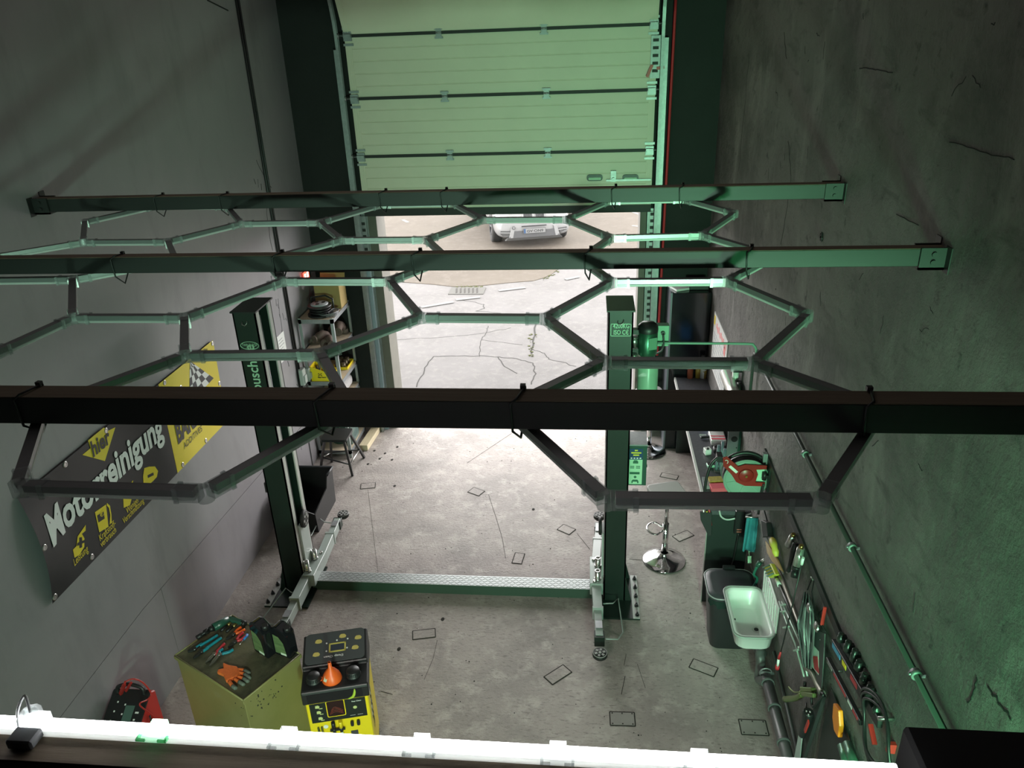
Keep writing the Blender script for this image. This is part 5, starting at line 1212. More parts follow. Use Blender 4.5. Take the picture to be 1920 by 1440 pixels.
# near bench clutter
c = onz(1347,845,BZ+.05)
gu = thing('grease_gun_rack', 'grey metal tool rack with tubes at the wall end of the bench', 'rack', (1.33,6.45,BZ))
y = 6.42
MB().box((1.28,y,BZ+.0005),(1.39,y+.008,BZ+.42)).build('back_plate', mat('grey_steel_plate', (.25,.26,.27), .4, .6), gu)
MB().prism(disc((0,0),.03,16),(1.34,y-.001,BZ+.34),X,Z,(0,.0005,0)).cyl((1.365,y,BZ+.25),(1.365,y-.004,BZ+.25),.006,n=8).build('cut_out', m_ink, gu)
MB().box((1.395-.02,y-.02,BZ+.01),(1.395,y+.06,BZ+.44)).build('green_rail', m_green2, gu)
for i,(px_,h_) in enumerate(((1.20,.26),(1.235,.30),(1.262,.22))):
    MB().cyl((px_,y+.0,BZ+.0005),(px_+.01,y+.03,BZ+h_),.014,n=10).build('tube', mat('grey_blue_tube', (.16,.22,.25), .4), gu)
MB().box((1.18,y-.03,BZ+.0005),(1.39,y+.05,BZ+.012)).build('foot', m_dgalv, gu)
t = thing('plug_adapter', 'white plug adapter lying on the bench near the hose reel', 'plug', onz(1346,851,BZ))
c = onz(1346,851,BZ); c.x = min(c.x,1.16); MB().obox(c+Z*.03,(.03,.01,0),(-.008,.032,0),(0,0,.03)).build('housing', m_white, t, bevel=.004)
MB().cyl(c+Vector((.0,-.02,.06)), c+Vector((0,-.02,.075)), .012, n=10).build('socket', m_ink, t)
t = thing('bristle_brush', 'black wire brush with white bristles on the bench by the plug adapter', 'brush', onz(1350,826,BZ))
c = onz(1352,826,BZ); c.x = 1.16; MB().bar(c+Vector((-.03,.02,.02)), c+Vector((.09,.05,.02)), .03, .022).build('back', m_black, t, bevel=.006)
br = MB()
for i in range(9): br.bar(c+Vector((-.03+.008*i,.035,.02)), c+Vector((-.034+.008*i,.065,.035)), .003, .003)
stuff(br.build('bristles', m_white, t))
t = thing('hand_brush', 'pale green hand brush with dark pad on the bench beside the hose reel', 'brush', onz(1338,876,BZ))
c = onz(1337,876,BZ); MB().bar(c+Vector((-.06,.0,.02)), c+Vector((.14,.02,.02)), .07, .03).build('body', mat('mint_plastic', (.30,.55,.42), .4), t, bevel=.008); MB().bar(c+Vector((-.055,.003,.037)), c+Vector((.13,.022,.037)), .05, .006).build('pad', m_black, t)
t = thing('parts_box', 'small clear plastic parts box at the front edge of the bench', 'box', onz(1319,908,BZ))
c = onz(1320,908,BZ); c.x=max(c.x,BX0+.06); MB().box((c.x-.035,c.y-.08,BZ+.0005),(c.x+.035,c.y+.08,BZ+.03)).build('case', clearmat('box_plastic', (.85,.88,.9), .2, .1, .25, (.7,.72,.74)), t)
c = onz(1345,910,BZ); c.x = max(c.x, 1.13)
one('yellow_pad', 'worn yellow sanding pad on the bench behind the red box', 'pad', MB().obox((c.x+.01,c.y+.05,BZ+.021),(.085,.01,0),(-.005,.045,0),(0,0,.02)), mat('ochre_pad', (.42,.30,.06), .8, var=.3, scale=40), bevel=.004)
one('red_box', 'flat pinkish red box on the bench under the hose reel', 'box', MB().obox((c.x+.0,c.y-.07,BZ+.021),(.075,.008,0),(-.005,.045,0),(0,0,.02)), m_pink, bevel=.004)
# hose reel
hy = 5.40
rc = ony(1396,890,hy)
hr = thing('hose_reel', 'round green hose reel with red arm on the right wall over the bench', 'hose reel', (XR-.02, hy, rc.z))
R_ = .172
MB().lathe([(.0,-.075),(R_,-.075),(R_+.004,-.068),(R_,-.060),(.11,-.052),(.11,.052),(R_,.060),(R_+.004,.068),(R_,.075),(.0,.075)], (rc.x,hy,rc.z), ax=-Y, n=44).build('drum', mat('reel_green', (.24,.36,.30), .4), hr)
sp_ = MB()
for i in range(6):
    a_ = 2*PI*i/6+.2; sp_.bar((rc.x+.06*math.cos(a_),hy-.076,rc.z+.06*math.sin(a_)),(rc.x+(R_-.02)*math.cos(a_),hy-.076,rc.z+(R_-.02)*math.sin(a_)),.006,.004,upv=Y)
sp_.tube([(rc.x+(R_-.012)*math.cos(t),hy-.076,rc.z+(R_-.012)*math.sin(t)) for t in [2*PI*i/40 for i in range(40)]],.004,n=5,closed=True)
sp_.build('disc_ribs', mat('reel_green', (.24,.36,.30), .4), hr)
MB().lathe([(.12,-.05),(R_-.006,-.05),(R_-.002,.0),(R_-.006,.05),(.12,.05)], (rc.x,hy,rc.z), ax=Y, n=40).build('wound_hose', m_black, hr)
MB().tube([(rc.x+(R_+.016)*math.cos(t),hy+.02,rc.z+(R_+.016)*math.sin(t)) for t in [math.radians(20+130*i/20) for i in range(21)]],.016,n=8).build('outer_hose', m_black, hr)
def rp_(px, py): p = ony(px, py, hy-.085); return (p.x, p.z)
arm_ = [rp_(*q) for q in ((1355,857),(1363,855),(1384,874),(1397,870),(1438,872),(1437,879),(1418,880),(1421,889),(1416,903),(1434,904),(1433,911),(1396,910),(1380,903),(1372,890),(1356,873))]
m_reelred = mat('reel_red', (.30,.018,.014), .35)
MB().prism(arm_, (0,hy-.085,0), X, Z, (0,-.010,0)).build('red_arm', m_reelred, hr, bevel=.002)
c = ony(1399,892,hy-.10); MB().lathe([(.0,0),(.055,0),(.058,.004),(.052,.010),(.0,.010)], (c.x,hy-.095,c.z), ax=-Y, n=28).build('arm_boss', m_reelred, hr)
MB().cyl((c.x,hy-.105,c.z),(c.x,hy-.118,c.z),.010,n=8).build('axle_nut', mat('brass', (.5,.36,.12), .3, 1), hr)
a, b = ony(1368,874,hy-.096), ony(1382,886,hy-.096)
MB().bar((a.x,hy-.0965,a.z),(b.x,hy-.0965,b.z),.022,.002,upv=Y).build('label', m_white, hr)
a = ony(1362,866,hy-.096); MB().tube([(a.x+.012*math.cos(t),hy-.097,a.z+.016*math.sin(t)) for t in [math.radians(-60+200*i/10) for i in range(11)]],.003,n=5).build('lock_mark', m_white, hr)
a, b = ony(1424,880,hy-.09), ony(1434,903,hy-.09)
MB().box((a.x-.03,hy-.083,b.z),(a.x+.04,hy-.076,a.z)).build('pale_plate', mat('mint_plate', (.42,.68,.50), .4), hr)
MB().cyl((a.x+.04,hy-.10,(a.z+b.z)/2-.03),(a.x+.04,hy-.10,(a.z+b.z)/2+.035),.018,n=12).box((a.x+.045,hy-.115,(a.z+b.z)/2-.015),(a.x+.085,hy-.09,(a.z+b.z)/2+.015)).build('swivel', m_black, hr)
MB().box((rc.x+.10,hy+.08,rc.z-.06),(XR-.001,hy+.10,rc.z+.06)).box((XR-.012,hy-.12,rc.z-.12),(XR-.001,hy+.14,rc.z+.12)).box((a.x+.07,hy-.02,rc.z-.03),(XR-.001,hy+.02,rc.z+.03)).build('wall_bracket', m_dgp, hr)
g0 = ony(1347,857,hy-.03)
MB().box((g0.x-.012,hy-.06,g0.z-.03),(g0.x+.03,hy+.02,g0.z+.02)).build('hose_guide', m_black, hr)
hz = [g0, ony(1335,870,hy-.05), ony(1326,895,hy-.07), ony(1322,925,hy-.08), ony(1324,955,hy-.06)]
MB().tube(smooth([Vector((p.x,hy-.03-.012*i,p.z)) for i,p in enumerate(hz)],6),.012,n=8).build('loose_hose', m_black, hr)
hz = [Vector((rc.x-.02,hy-.06,rc.z-.15)), Vector((rc.x-.07,hy-.10,rc.z-.28)), Vector((rc.x-.05,hy-.13,rc.z-.40))]
MB().tube(smooth([Vector((rc.x+.13,hy-.09,rc.z-.02)), Vector((rc.x+.12,hy-.10,rc.z-.15)), Vector((rc.x+.115,hy-.10,rc.z-.30))],5),.010,n=8).build('feed_hose', m_black, hr)

# things hanging on the end panel of the bench
yp = 5.76
tb2 = thing('tool_pouch', 'dark tool pouch hanging at the front corner of the bench end panel', 'pouch', (1.05,5.73,.6))
q = [ony(x, y, 5.75) for x, y in ((1312,958),(1334,958),(1333,1000),(1327,1001),(1313,972))]
MB().solid(q,(0,-.03,0)).build('pouch', mat('black_canvas', (.03,.03,.032), .9), tb2, bevel=.004)
for i,(x1_,m_) in enumerate(((1318,m_steel),(1324,m_yellow),(1329,m_tred))): a, b = ony(x1_,950,5.735), ony(x1_+5,985,5.735); MB().cyl(a,b,.007,n=8).build('hand_tool', m_, tb2)
cbh = [ony(x, y, 5.745) for x, y in ((1349,958),(1352,968),(1362,974),(1378,972),(1396,967),(1410,962))]
one('white_cable', 'pale cable looping across the dark end panel of the bench', 'cable', MB().tube(smooth(cbh,6),.008,n=7), mat('pale_cable', (.5,.52,.50), .4))
q0, q1 = ony(1379,962,5.74), ony(1393,999,5.74)
t = thing('charger_block', 'black power supply block hanging on the bench end panel', 'power supply', ((q0.x+q1.x)/2,5.74,q1.z))
MB().box((q0.x,5.715,q1.z),(q1.x,5.758,q0.z+.03)).build('housing', m_black, t, bevel=.005)
MB().box((q0.x+.02,5.7135,q1.z+.02),(q1.x-.02,5.715,q1.z+.032)).box((q0.x+.02,5.7135,q1.z+.045),(q1.x-.02,5.715,q1.z+.055)).build('print_lines', mat('dim_red_print', (.35,.10,.08), .5), t)
a = ony(1385,1002,5.74); MB().tube(smooth([Vector((a.x,5.745,q1.z)), Vector((a.x-.02,5.74,.52)), Vector((a.x-.035,5.74,.40)), Vector((a.x-.03,5.74,.25))],5),.010,n=7).build('cable', m_black, t)
# teal cloth on a holder
cl0, cl1 = onx(1398,968,1.30), onx(1433,968,1.30)
tw = thing('teal_cloth', 'teal cleaning cloth hanging from a wall holder above the bin', 'cloth', (1.30,5.45,.7))
yt = 5.52
def tp(px, py): p = ony(px, py, yt); return p.x, p.z
m_ = MB(); nu, nv = 26, 12
xl0, z0_ = tp(1399,968); xr0, _ = tp(1430,966); xl1, z1_ = tp(1390,1026); xr1, z2_ = tp(1433,1030)
vs = []
for j in range(nv+1):
    v = j/nv
    for i in range(nu+1):
        u = i/nu; x = (xl0+(xr0-xl0)*u)*(1-v) + (xl1+(xr1-xl1)*u)*v; zb = z1_ + (z2_-z1_)*u - .03*math.sin(u*7)
        vs.append((min(x,1.395), yt - .03*math.sin(u*15+v*1.2)*(.25+.75*v) - .02, z0_+(zb-z0_)*v))
m_.add(vs, [(j*(nu+1)+i, j*(nu+1)+i+1, (j+1)*(nu+1)+i+1, (j+1)*(nu+1)+i) for j in range(nv) for i in range(nu)], 0, True)
o = m_.build('cloth', mat('teal_cloth', (.02,.17,.21), .9, col2=(.05,.27,.31), scale=5), tw); sd = o.modifiers.new('thickness','SOLIDIFY'); sd.thickness = .006
MB().cyl((xl0-.01,yt-.02,z0_+.004),(XR,yt-.02,z0_+.004),.007,n=8).build('holder_rod', m_steel, tw)
one('key_tag', 'small pale green tag hanging on the wall below the teal cloth', 'tag', MB().solid([ony(x,y,5.50) for x,y in ((1402,1043),(1409,1043),(1409,1056),(1402,1056))],(0,.006,0)).cyl(ony(1404,1033,5.503),ony(1405,1044,5.503),.003,n=5).bar(ony(1404,1034,5.503),Vector((XR,5.503,ony(1404,1034,5.503).z)),.006,.006), m_mint)
# bin
bn_ = thing('pedal_bin', 'black plastic bin with grey lid between the bench end and the sink', 'bin', (1.2,5.28,0))
m_bin = mat('bin_plastic', (.020,.021,.024), .45); m_lid = mat('lid_grey', (.045,.047,.055), .42)
bz = .60
b0, b1 = .985, 1.385
def ring(x0, y0, x1, y1, r, z): return [(x, y, z) for x, y in rrect(x0, y0, x1, y1, r, 4)]
def loft(rings, closed=True, m=0):
    mb = MB(); n = len(rings[0]); vs = [v for r in rings for v in r]
    fs = [(j*n+i, j*n+(i+1)%n, (j+1)*n+(i+1)%n, (j+1)*n+i) for j in range(len(rings)-1) for i in range(n)]
    mb.add(vs, fs, m, True); mb.add(rings[0], [tuple(range(n))[::-1]], m); mb.add(rings[-1], [tuple(range(n))], m); return mb
loft([ring(1.06,5.17,1.33,5.42,.05,.0), ring(1.04,5.155,1.35,5.43,.06,.02), ring(1.0,5.11,1.38,5.46,.07,.53), ring(1.0,5.11,1.38,5.46,.07,.56)]).build('bucket', m_bin, bn_)
loft([ring(.990,5.095,1.388,5.475,.085,.56), ring(.985,5.09,1.39,5.48,.09,.585), ring(.995,5.10,1.385,5.47,.085,.598), ring(1.03,5.135,1.35,5.435,.07,.606)]).build('lid', m_lid, bn_)
MB().tube([(x,y,.590) for x,y in rrect(.985,5.09,1.39,5.48,.09,6)],.006,n=6,closed=True).build('lid_rim', mat('pale_rim', (.35,.35,.36), .35), bn_)
bgm = MB(); rr = rrect(.995,5.10,1.385,5.465,.08,8); n = len(rr)
bgm.add([(x+(x-1.19)*.02*math.sin(i*1.7), y+(y-5.28)*.02*math.sin(i*2.3), z) for z, k_ in ((.565,0),(.50,1)) for i,(x,y) in enumerate(rr)], [(i,(i+1)%n,n+(i+1)%n,n+i) for i in range(n)], 0, True)
for i in range(n): bgm.v[n+i].z -= .025*math.sin(i*1.3); bgm.v[n+i].x += .006*math.sin(i*2.9)
bgm.build('bag_edge', mat('bin_bag', (.012,.03,.026), .25), bn_)
MB().box((1.15,5.47,.5),(1.25,5.50,.62)).build('hinge', m_bin, bn_)
# wash basin
sk2 = thing('wash_basin', 'white enamel wash basin with ribbed splashback on the right wall', 'sink', (1.25,4.83,.5))
sx0, sx1, sy0, sy1, sz = 1.087, XR-.012, 4.545, 5.125, .70
m_sink = mat('sink_enamel', (.74,.76,.74), .22)
loft([ring(sx0+.05,sy0+.06,sx1-.03,sy1-.06,.06,sz-.165), ring(sx0+.025,sy0+.03,sx1-.01,sy1-.03,.07,sz-.13), ring(sx0+.012,sy0+.012,sx1,sy1-.012,.07,sz-.01), ring(sx0,sy0,sx1,sy1,.07,sz-.006), ring(sx0,sy0,sx1,sy1,.07,sz), ring(sx0+.022,sy0+.022,sx1-.02,sy1-.022,.06,sz+.002), ring(sx0+.035,sy0+.035,sx1-.03,sy1-.035,.055,sz-.02), ring(sx0+.05,sy0+.055,sx1-.045,sy1-.055,.05,sz-.13), ring(sx0+.08,sy0+.085,sx1-.07,sy1-.085,.04,sz-.15)]).build('bowl', m_sink, sk2)
MB().tube([(x,y,sz-.001) for x,y in rrect(sx0,sy0,sx1,sy1,.07,6)],.008,n=6,closed=True).build('rim', mat('worn_sink_rim', (.30,.33,.31), .4), sk2)
dc = onz(1418,1180,sz-.148)
MB().lathe([(.0,.001),(.022,.001),(.030,.004),(.033,.002)],(dc.x,dc.y,sz-.150),n=20).build('drain_ring', m_steel, sk2); MB().cyl((dc.x,dc.y,sz-.149),(dc.x,dc.y,sz-.1475),.018,n=16).build('drain_hole', m_ink, sk2)
MB().cyl((sx0+.058,4.82,sz-.07),(sx0+.045,4.82,sz-.072),.007,n=8).build('overflow_hole', m_ink, sk2)
spb = MB().box((XR-.014,4.60,sz-.01),(XR-.001,5.075,.945)).build('splashback', m_sink, sk2, bevel=.004)
for i in range(7):
    y = 4.64+i*.065; MB().bar((XR-.016,y,.735),(XR-.016,y+.03,.915),.022,.008,upv=X).build('rib', m_sink, spb)
MB().cyl((dc.x,dc.y,sz-.165),(dc.x,dc.y,sz-.21),.040,.032,n=18).build('waste', m_white, sk2)
dp = thing('drain_pipe', 'thick grey drain pipe running from the basin along the foot of the right wall', 'pipe', (1.33,3.6,0.2))
m_dp = mat('grey_drain_pipe', (.10,.105,.105), .4)
xw = 1.325
P_ = [Vector((dc.x,dc.y,sz-.205)), Vector((dc.x,dc.y,.42)), Vector((dc.x+.03,dc.y-.02,.36)), Vector((dc.x+.05,dc.y-.06,.37)), Vector((xw,dc.y-.10,.42)), Vector((xw,dc.y-.16,.36)), Vector((xw,dc.y-.18,.22))]
a, b = onx(1438,1275,xw), onx(1482,1440,xw)
zp = max(.06, min(a.z,b.z))
MB().tube(smooth(P_+[Vector((xw,a.y,a.z))],5),.036,n=12).build('trap', m_dp, dp)
MB().tube([Vector((xw,a.y+.03,a.z)), Vector((xw,b.y,b.z)), Vector((xw,b.y-.8,b.z+(b.z-a.z)))],.040,n=14).build('pipe', m_dp, dp)
for k_ in (.02,.33,.72): c = a.lerp(b,k_); c2 = a.lerp(b,k_+.03); MB().cyl(c,c2,.047,n=14).build('collar', m_dp, dp)
c = onx(1425,1262,1.30); MB().cyl((xw-.045,a.y+.05,a.z+.02),(xw+.06,a.y+.05,a.z+.02),.012,n=8).tube([(xw+.044*math.cos(t),a.y+.05,a.z+.02+.044*math.sin(t)) for t in [2*PI*i/14 for i in range(14)]],.006,n=5,closed=True).build('pipe_clip', m_dgalv, dp)
one('copper_pipe', 'thin dark water pipe beside the thick drain pipe', 'pipe', MB().tube([Vector((1.378,a.y+.10,a.z+.18)),Vector((1.378,b.y,b.z+.06)),Vector((1.378,b.y-.8,b.z+.0))],.014,n=8), mat('painted_pipe', (.06,.065,.065), .4))
# tap with green hose
tpz = onx(1440,1052,1.36)
tp_ = thing('water_tap', 'steel wall tap with green garden hose behind the basin', 'tap', (XR,5.12,1.0))
c = onx(1452,1060,XR); y = 5.19; z = ony(1436,1050,y).z
a, b, c = ony(1428,1052,y), ony(1437,1047,y), ony(1446,1056,y)
MB().cyl((XR,y,c.z),(b.x-.005,y,b.z-.012),.012,n=10).cyl((b.x,y,b.z),(a.x-.01,y,a.z-.012),.012,n=10).bar((b.x,y,b.z),(b.x-.005,y+.01,b.z+.07),.014,.008).ball((b.x,y,b.z),.018,n=10).build('tap_body', m_steel, tp_)
MB().cyl((a.x-.008,y,a.z-.008),(a.x-.03,y,a.z-.055),.020,.018,n=12).build('hose_connector', m_green2, tp_)
MB().tube(smooth([Vector((a.x-.03,y,a.z-.055)), Vector((a.x-.045,y+.01,a.z-.14)), ony(1420,1085,y+.03), ony(1413,1100,y+.05), ony(1405,1112,y+.08)],5),.011,n=8).build('hose', mat('green_hose', (.02,.14,.10), .4), tp_)

# ------------------------------------------------------------------ things on the right wall
def W(px, py, d=.02): return onx(px, py, XR-d)
rl = thing('wall_rail', 'flat dark rail screwed along the right wall over the tools', 'rail', (XR,4.2,1.73))
a, b = W(1443,868,.008), W(1590,1214,.008)
MB().box((XR-.016,3.2,1.705),(XR-.001,5.50,1.765)).build('bar', m_dgp, rl)
MB().box((XR-.05,5.36,1.70),(XR-.016,5.40,1.79)).build('end_stop', m_dgalv, rl)
# magnetic sockets on the rail
for i,(px,py) in enumerate(((1578,1188),(1592,1203),(1604,1218),(1612,1240),(1622,1263),(1633,1287),(1645,1322))):
    c = W(px, py, .03); h_ = .05+.012*(i%3); r_ = .020+.003*(i%2)
    t = thing('socket_adapter', ('highest','second highest','third highest','middle','third lowest','second lowest','lowest')[i]+' dark socket in the slanting row on the right wall', 'socket', Vector((c.x,c.y,c.z-h_)), 'dark sockets in a row on the right wall')
    MB().lathe([(.0,0),(r_,0),(r_,h_*.55),(r_*.75,h_*.62),(r_*.75,h_),(r_*.45,h_),(.0,h_*.9)], (XR-.03,c.y,c.z-h_), n=14).build('socket', mat('dark_chrome', (.06,.075,.068), .3, .7), t)
    MB().box((XR-.032,c.y-.012,c.z-h_*.6),(XR-.001,c.y+.012,c.z-h_*.3)).build('clip', m_black, t)
# compressed air guns
def tool(nm, lab, cat, px, py): c = W(px, py, .03); return thing(nm, lab, cat, c)
t = tool('air_gun','silver air tool hanging highest under the wall rail','air tool',1478,1012)
MB().cyl(W(1487,1004,.035),W(1478,1022,.045),.020,.024,n=12).build('barrel', m_steel, t); MB().cyl(W(1488,1001,.035),W(1487,1006,.035),.014,n=10).build('inlet', mat('brass', (.5,.36,.12), .3, 1), t); MB().cyl(W(1485,1007,.02),W(1485,1007,.0),.012,n=8).build('peg', m_black, t)
t = tool('air_ratchet','black air tool hanging between the two silver air tools','air tool',1487,1035)
MB().tube(smooth([W(1492,1018,.03),W(1488,1035,.04),W(1482,1055,.045),W(1478,1070,.045)],4),[.018+.005*math.sin(i*.5) for i in range(13)],n=10).cyl(W(1490,1022,.02),W(1490,1022,.0),.010,n=8).build('body', m_black, t); MB().cyl(W(1478,1070,.045),W(1476,1074,.05),.010,n=8).build('bit', m_steel, t)
t = tool('air_hammer','green tinted silver air tool with black tip right of the black one','air tool',1499,1042)
MB().cyl(W(1502,1027,.035),W(1494,1060,.05),.024,.028,n=14).build('barrel', mat('satin_steel', (.62,.60,.56), .3, .8), t); MB().cyl(W(1503,1022,.035),W(1502,1028,.035),.014,n=10).build('inlet', mat('brass', (.5,.36,.12), .3, 1), t); MB().cyl(W(1500,1034,.02),W(1500,1034,.0),.012,n=8).build('peg', m_black, t); MB().cyl(W(1494,1060,.05),W(1492,1066,.05),.026,n=12).cyl(W(1491,1069,.05),W(1489,1082,.055),.024,n=12).build('nozzle', m_black, t)
# spatula, cloth brush, handle
t = tool('wide_scraper','ochre wide scraper blade leaning on the wall above the basin','scraper',1455,1070)
MB().solid([W(1436,1014,.05),W(1441,1020,.04),W(1460,1050,.03),W(1470,1073,.02),W(1463,1068,.03),W(1448,1052,.05),W(1439,1036,.06)],(-.004,0,0)).build('blade', mat('ochre_blade', (.34,.20,.06), .5), t)
MB().solid([W(1437,1004,.03),W(1470,1075,.012),W(1468,1077,.012),W(1434,1008,.03)],(-.004,0,0)).build('back_strip', m_galv, t)
t = tool('yellow_grip','yellow rubber grip behind the ochre scraper','grip',1450,1022)
MB().tube(smooth([W(1448,1012,.03),W(1451,1022,.04),W(1454,1034,.035),W(1456,1044,.03)],4),[.022,.026,.028,.028,.026,.024,.022,.024,.026,.024,.020,.016,.014],n=10).build('grip', mat('pale_yellow_rubber', (.65,.55,.08), .5), t); MB().cyl(W(1450,1015,.02),W(1450,1015,0),.008,n=8).build('peg', m_black, t)
t = tool('dark_brush','black long brush hanging beside the teal cloth','brush',1440,990)
MB().tube(smooth([W(1432,955,.03),W(1440,985,.03),W(1446,1004,.03)],4),.008,n=7).build('handle', m_black, t); MB().solid([W(1437,975,.02),W(1447,980,.02),W(1450,1006,.02),W(1440,1008,.02)],(-.04,0,0)).build('bristle_head', m_black, t, bevel=.004)
t = tool('grout_sponge','lime yellow scrubbing brush over the basin splashback','brush',1449,1075)
q = [W(1440,1062,.03),W(1453,1057,.03),W(1463,1078,.03),W(1450,1084,.03)]
MB().solid(q,(-.035,0,0)).build('block', mat('lime_yellow', (.55,.58,.03), .5), t, bevel=.005)
br = MB()
for i in range(5):
    for j in range(4):
        p = q[0].lerp(q[1],(i+.5)/5).lerp(q[3].lerp(q[2],(i+.5)/5),(j+.5)/4); br.cyl(p-X*.035,p-X*.05,.006,n=5)
stuff(br.build('bristles', mat('grey_bristle', (.12,.16,.14), .8), t))
# lance with pipe
t = tool('spray_lance','long black spray lance with white collar hanging along the wall','spray lance',1475,1130)
MB().tube([W(1455,1082,.035),W(1476,1130,.035),W(1505,1200,.035)],.013,n=8).build('lance_tube', m_black, t); MB().cyl(W(1457,1087,.035),W(1462,1098,.035),.016,n=10).build('collar', m_white, t); MB().cyl(W(1498,1190,.02),W(1498,1190,0),.010,n=8).build('peg', m_steel, t)
t = tool('steel_pole','pale steel pole running down the wall behind the spray lance','pole',1485,1130)
MB().tube([W(1460,1070,.02),W(1502,1180,.02),W(1528,1250,.02)],.014,n=8).build('pole', mat('pale_pole', (.30,.28,.24), .4, .6), t); MB().tube(smooth([W(1513,1252,.025),W(1524,1262,.03),W(1534,1285,.03),W(1542,1300,.03)],4),.020,n=8).build('bent_head', mat('pale_pole', (.30,.28,.24), .4, .6), t)
m_wip = mat('pale_wiper', (.52,.62,.56), .35, .4)
t = tool('wiper_blade','pair of pale metal wiper blades hanging under the spray lance','wiper blade',1480,1180)
MB().tube([W(1461,1128,.03),W(1474,1165,.03),W(1492,1210,.03),W(1508,1270,.03)],.007,n=6).build('blade', m_wip, t); MB().tube([W(1466,1128,.03),W(1484,1170,.03),W(1500,1205,.03),W(1514,1268,.03)],.007,n=6).build('blade', m_wip, t)
for (a, b) in (((1466,1135),(1474,1133)),((1465,1147),(1472,1146)),((1490,1220),(1498,1218)),((1470,1177),(1478,1175))): MB().bar(W(*a,.034),W(*b,.034),.022,.010).build('bridge', m_wip, t)
MB().cyl(W(1498,1214,.03),W(1498,1214,0),.008,n=8).build('peg', m_steel, t)
t = tool('probe_rod','thin black inspection rod with white top and red tip','rod',1480,1150)
MB().tube([W(1504,1053,.06),W(1482,1150,.08),W(1464,1222,.09)],.0045,n=6).build('rod', m_black, t); MB().cyl(W(1506,1046,.06),W(1503,1058,.06),.010,n=8).build('white_top', m_white, t); MB().cyl(W(1504,1052,.05),W(1504,1052,0),.006,n=6).build('peg', m_steel, t)
MB().cyl(W(1464,1222,.09),W(1460,1235,.09),.006,.010,n=8).cyl(W(1458,1248,.09),W(1457,1254,.09),.015,n=8).build('red_tip', m_tred, t); MB().cyl(W(1460,1235,.09),W(1458,1248,.09),.009,n=8).build('white_band', m_white, t)
# folded plastic hoods and dark plate
t = tool('folded_cover','crumpled translucent grey plastic cover hanging by a cord on the wall','cover',1510,1170)
mv = MB(); rows = (((1508,1108),(1519,1116)),((1500,1140),(1526,1150)),((1494,1170),(1528,1180)),((1500,1210),(1526,1215)),((1506,1250),(1522,1255)))
vs = []
for j,(a,b) in enumerate(rows):
    for i in range(9): u = i/8; vs.append(W(a[0]+(b[0]-a[0])*u, a[1]+(b[1]-a[1])*u, .04+.022*math.sin(i*2.4+j*.6)))
mv.add(vs, [(j*9+i, j*9+i+1, (j+1)*9+i+1, (j+1)*9+i) for j in range(4) for i in range(8)], 0, True)
o = mv.build('film', mat('grey_film', (.10,.10,.105), .3), t); sd = o.modifiers.new('thickness','SOLIDIFY'); sd.thickness = .004
MB().tube([W(1514,1106,.03),W(1523,1084,.012),W(1526,1090,.012),W(1522,1110,.03),W(1530,1150,.03),W(1548,1185,.03)],.004,n=5).build('cord', m_black, t)
MB().tube([W(1521,1082,.0),W(1521,1082,.02),W(1524,1087,.02)],.005,n=6).build('hook', m_steel, t)
MB().ball(W(1517,1140,.05),.030,n=10,sc=(.5,1,1.2)).ball(W(1531,1175,.05),.034,n=10,sc=(.5,1.1,1)).build('foil_cap', mat('foil_silver', (.55,.56,.55), .2, 1, bump=.5, bscale=60), t)
t = tool('dark_plate','dark grey plate with white and red label hanging under the plastic cover','plate',1535,1220)
MB().solid([W(1524,1190,.03),W(1536,1182,.03),W(1548,1188,.03),W(1546,1230,.03),W(1542,1290,.03),W(1533,1282,.03)],(-.006,0,0)).build('plate', mat('dark_grey_sheet', (.045,.046,.048), .5), t)
MB().solid([W(1521,1204,.0375),W(1535,1221,.0375),W(1535,1266,.0375),W(1521,1248,.0375)],(-.001,0,0)).build('white_label', mat('pale_label2', (.55,.62,.56), .5), t)
MB().solid([W(1524,1230,.039),W(1533,1231,.039),W(1536,1264,.039),W(1527,1254,.039)],(-.001,0,0)).build('red_label', m_tred, t); MB().cyl(W(1540,1200,.03),W(1540,1200,0),.008,n=8).build('peg', m_steel, t)
t = tool('red_strap','red folding handle hanging by a thin cord under the rail','handle',1545,1155)
MB().bar(W(1547,1138,.03),W(1541,1172,.03),.020,.012).build('handle', m_red, t, bevel=.003); MB().tube([W(1546,1138,.02),W(1532,1154,.02)],.003,n=5).cyl(W(1547,1140,.02),W(1547,1140,0),.006,n=6).build('cord', m_black, t)
# blow gun
t = tool('blow_gun','olive metal blow gun hanging by its trigger below the wiper blades','blow gun',1500,1303)
m_ol = mat('olive_metal2', (.20,.24,.09), .3, .6)
MB().bar(W(1505,1292,.05),W(1526,1294,.04),.036,.028).bar(W(1500,1300,.05),W(1528,1304,.05),.030,.026).build('body', m_ol, t, bevel=.004); MB().tube(smooth([W(1504,1303,.055),W(1492,1309,.06),W(1472,1311,.065)],4),[.016,.017,.018,.018,.019,.019,.020,.020,.021],n=10).build('grip', m_ol, t)
MB().tube(smooth([W(1502,1297,.06),W(1490,1298,.065),W(1482,1292,.07),W(1479,1288,.07)],4),.006,n=6).build('trigger', m_ol, t); MB().cyl(W(1509,1278,.05),W(1509,1292,.05),.011,n=8).build('nozzle', m_black, t); MB().cyl(W(1520,1298,.03),W(1520,1298,0),.008,n=8).build('peg', m_steel, t)
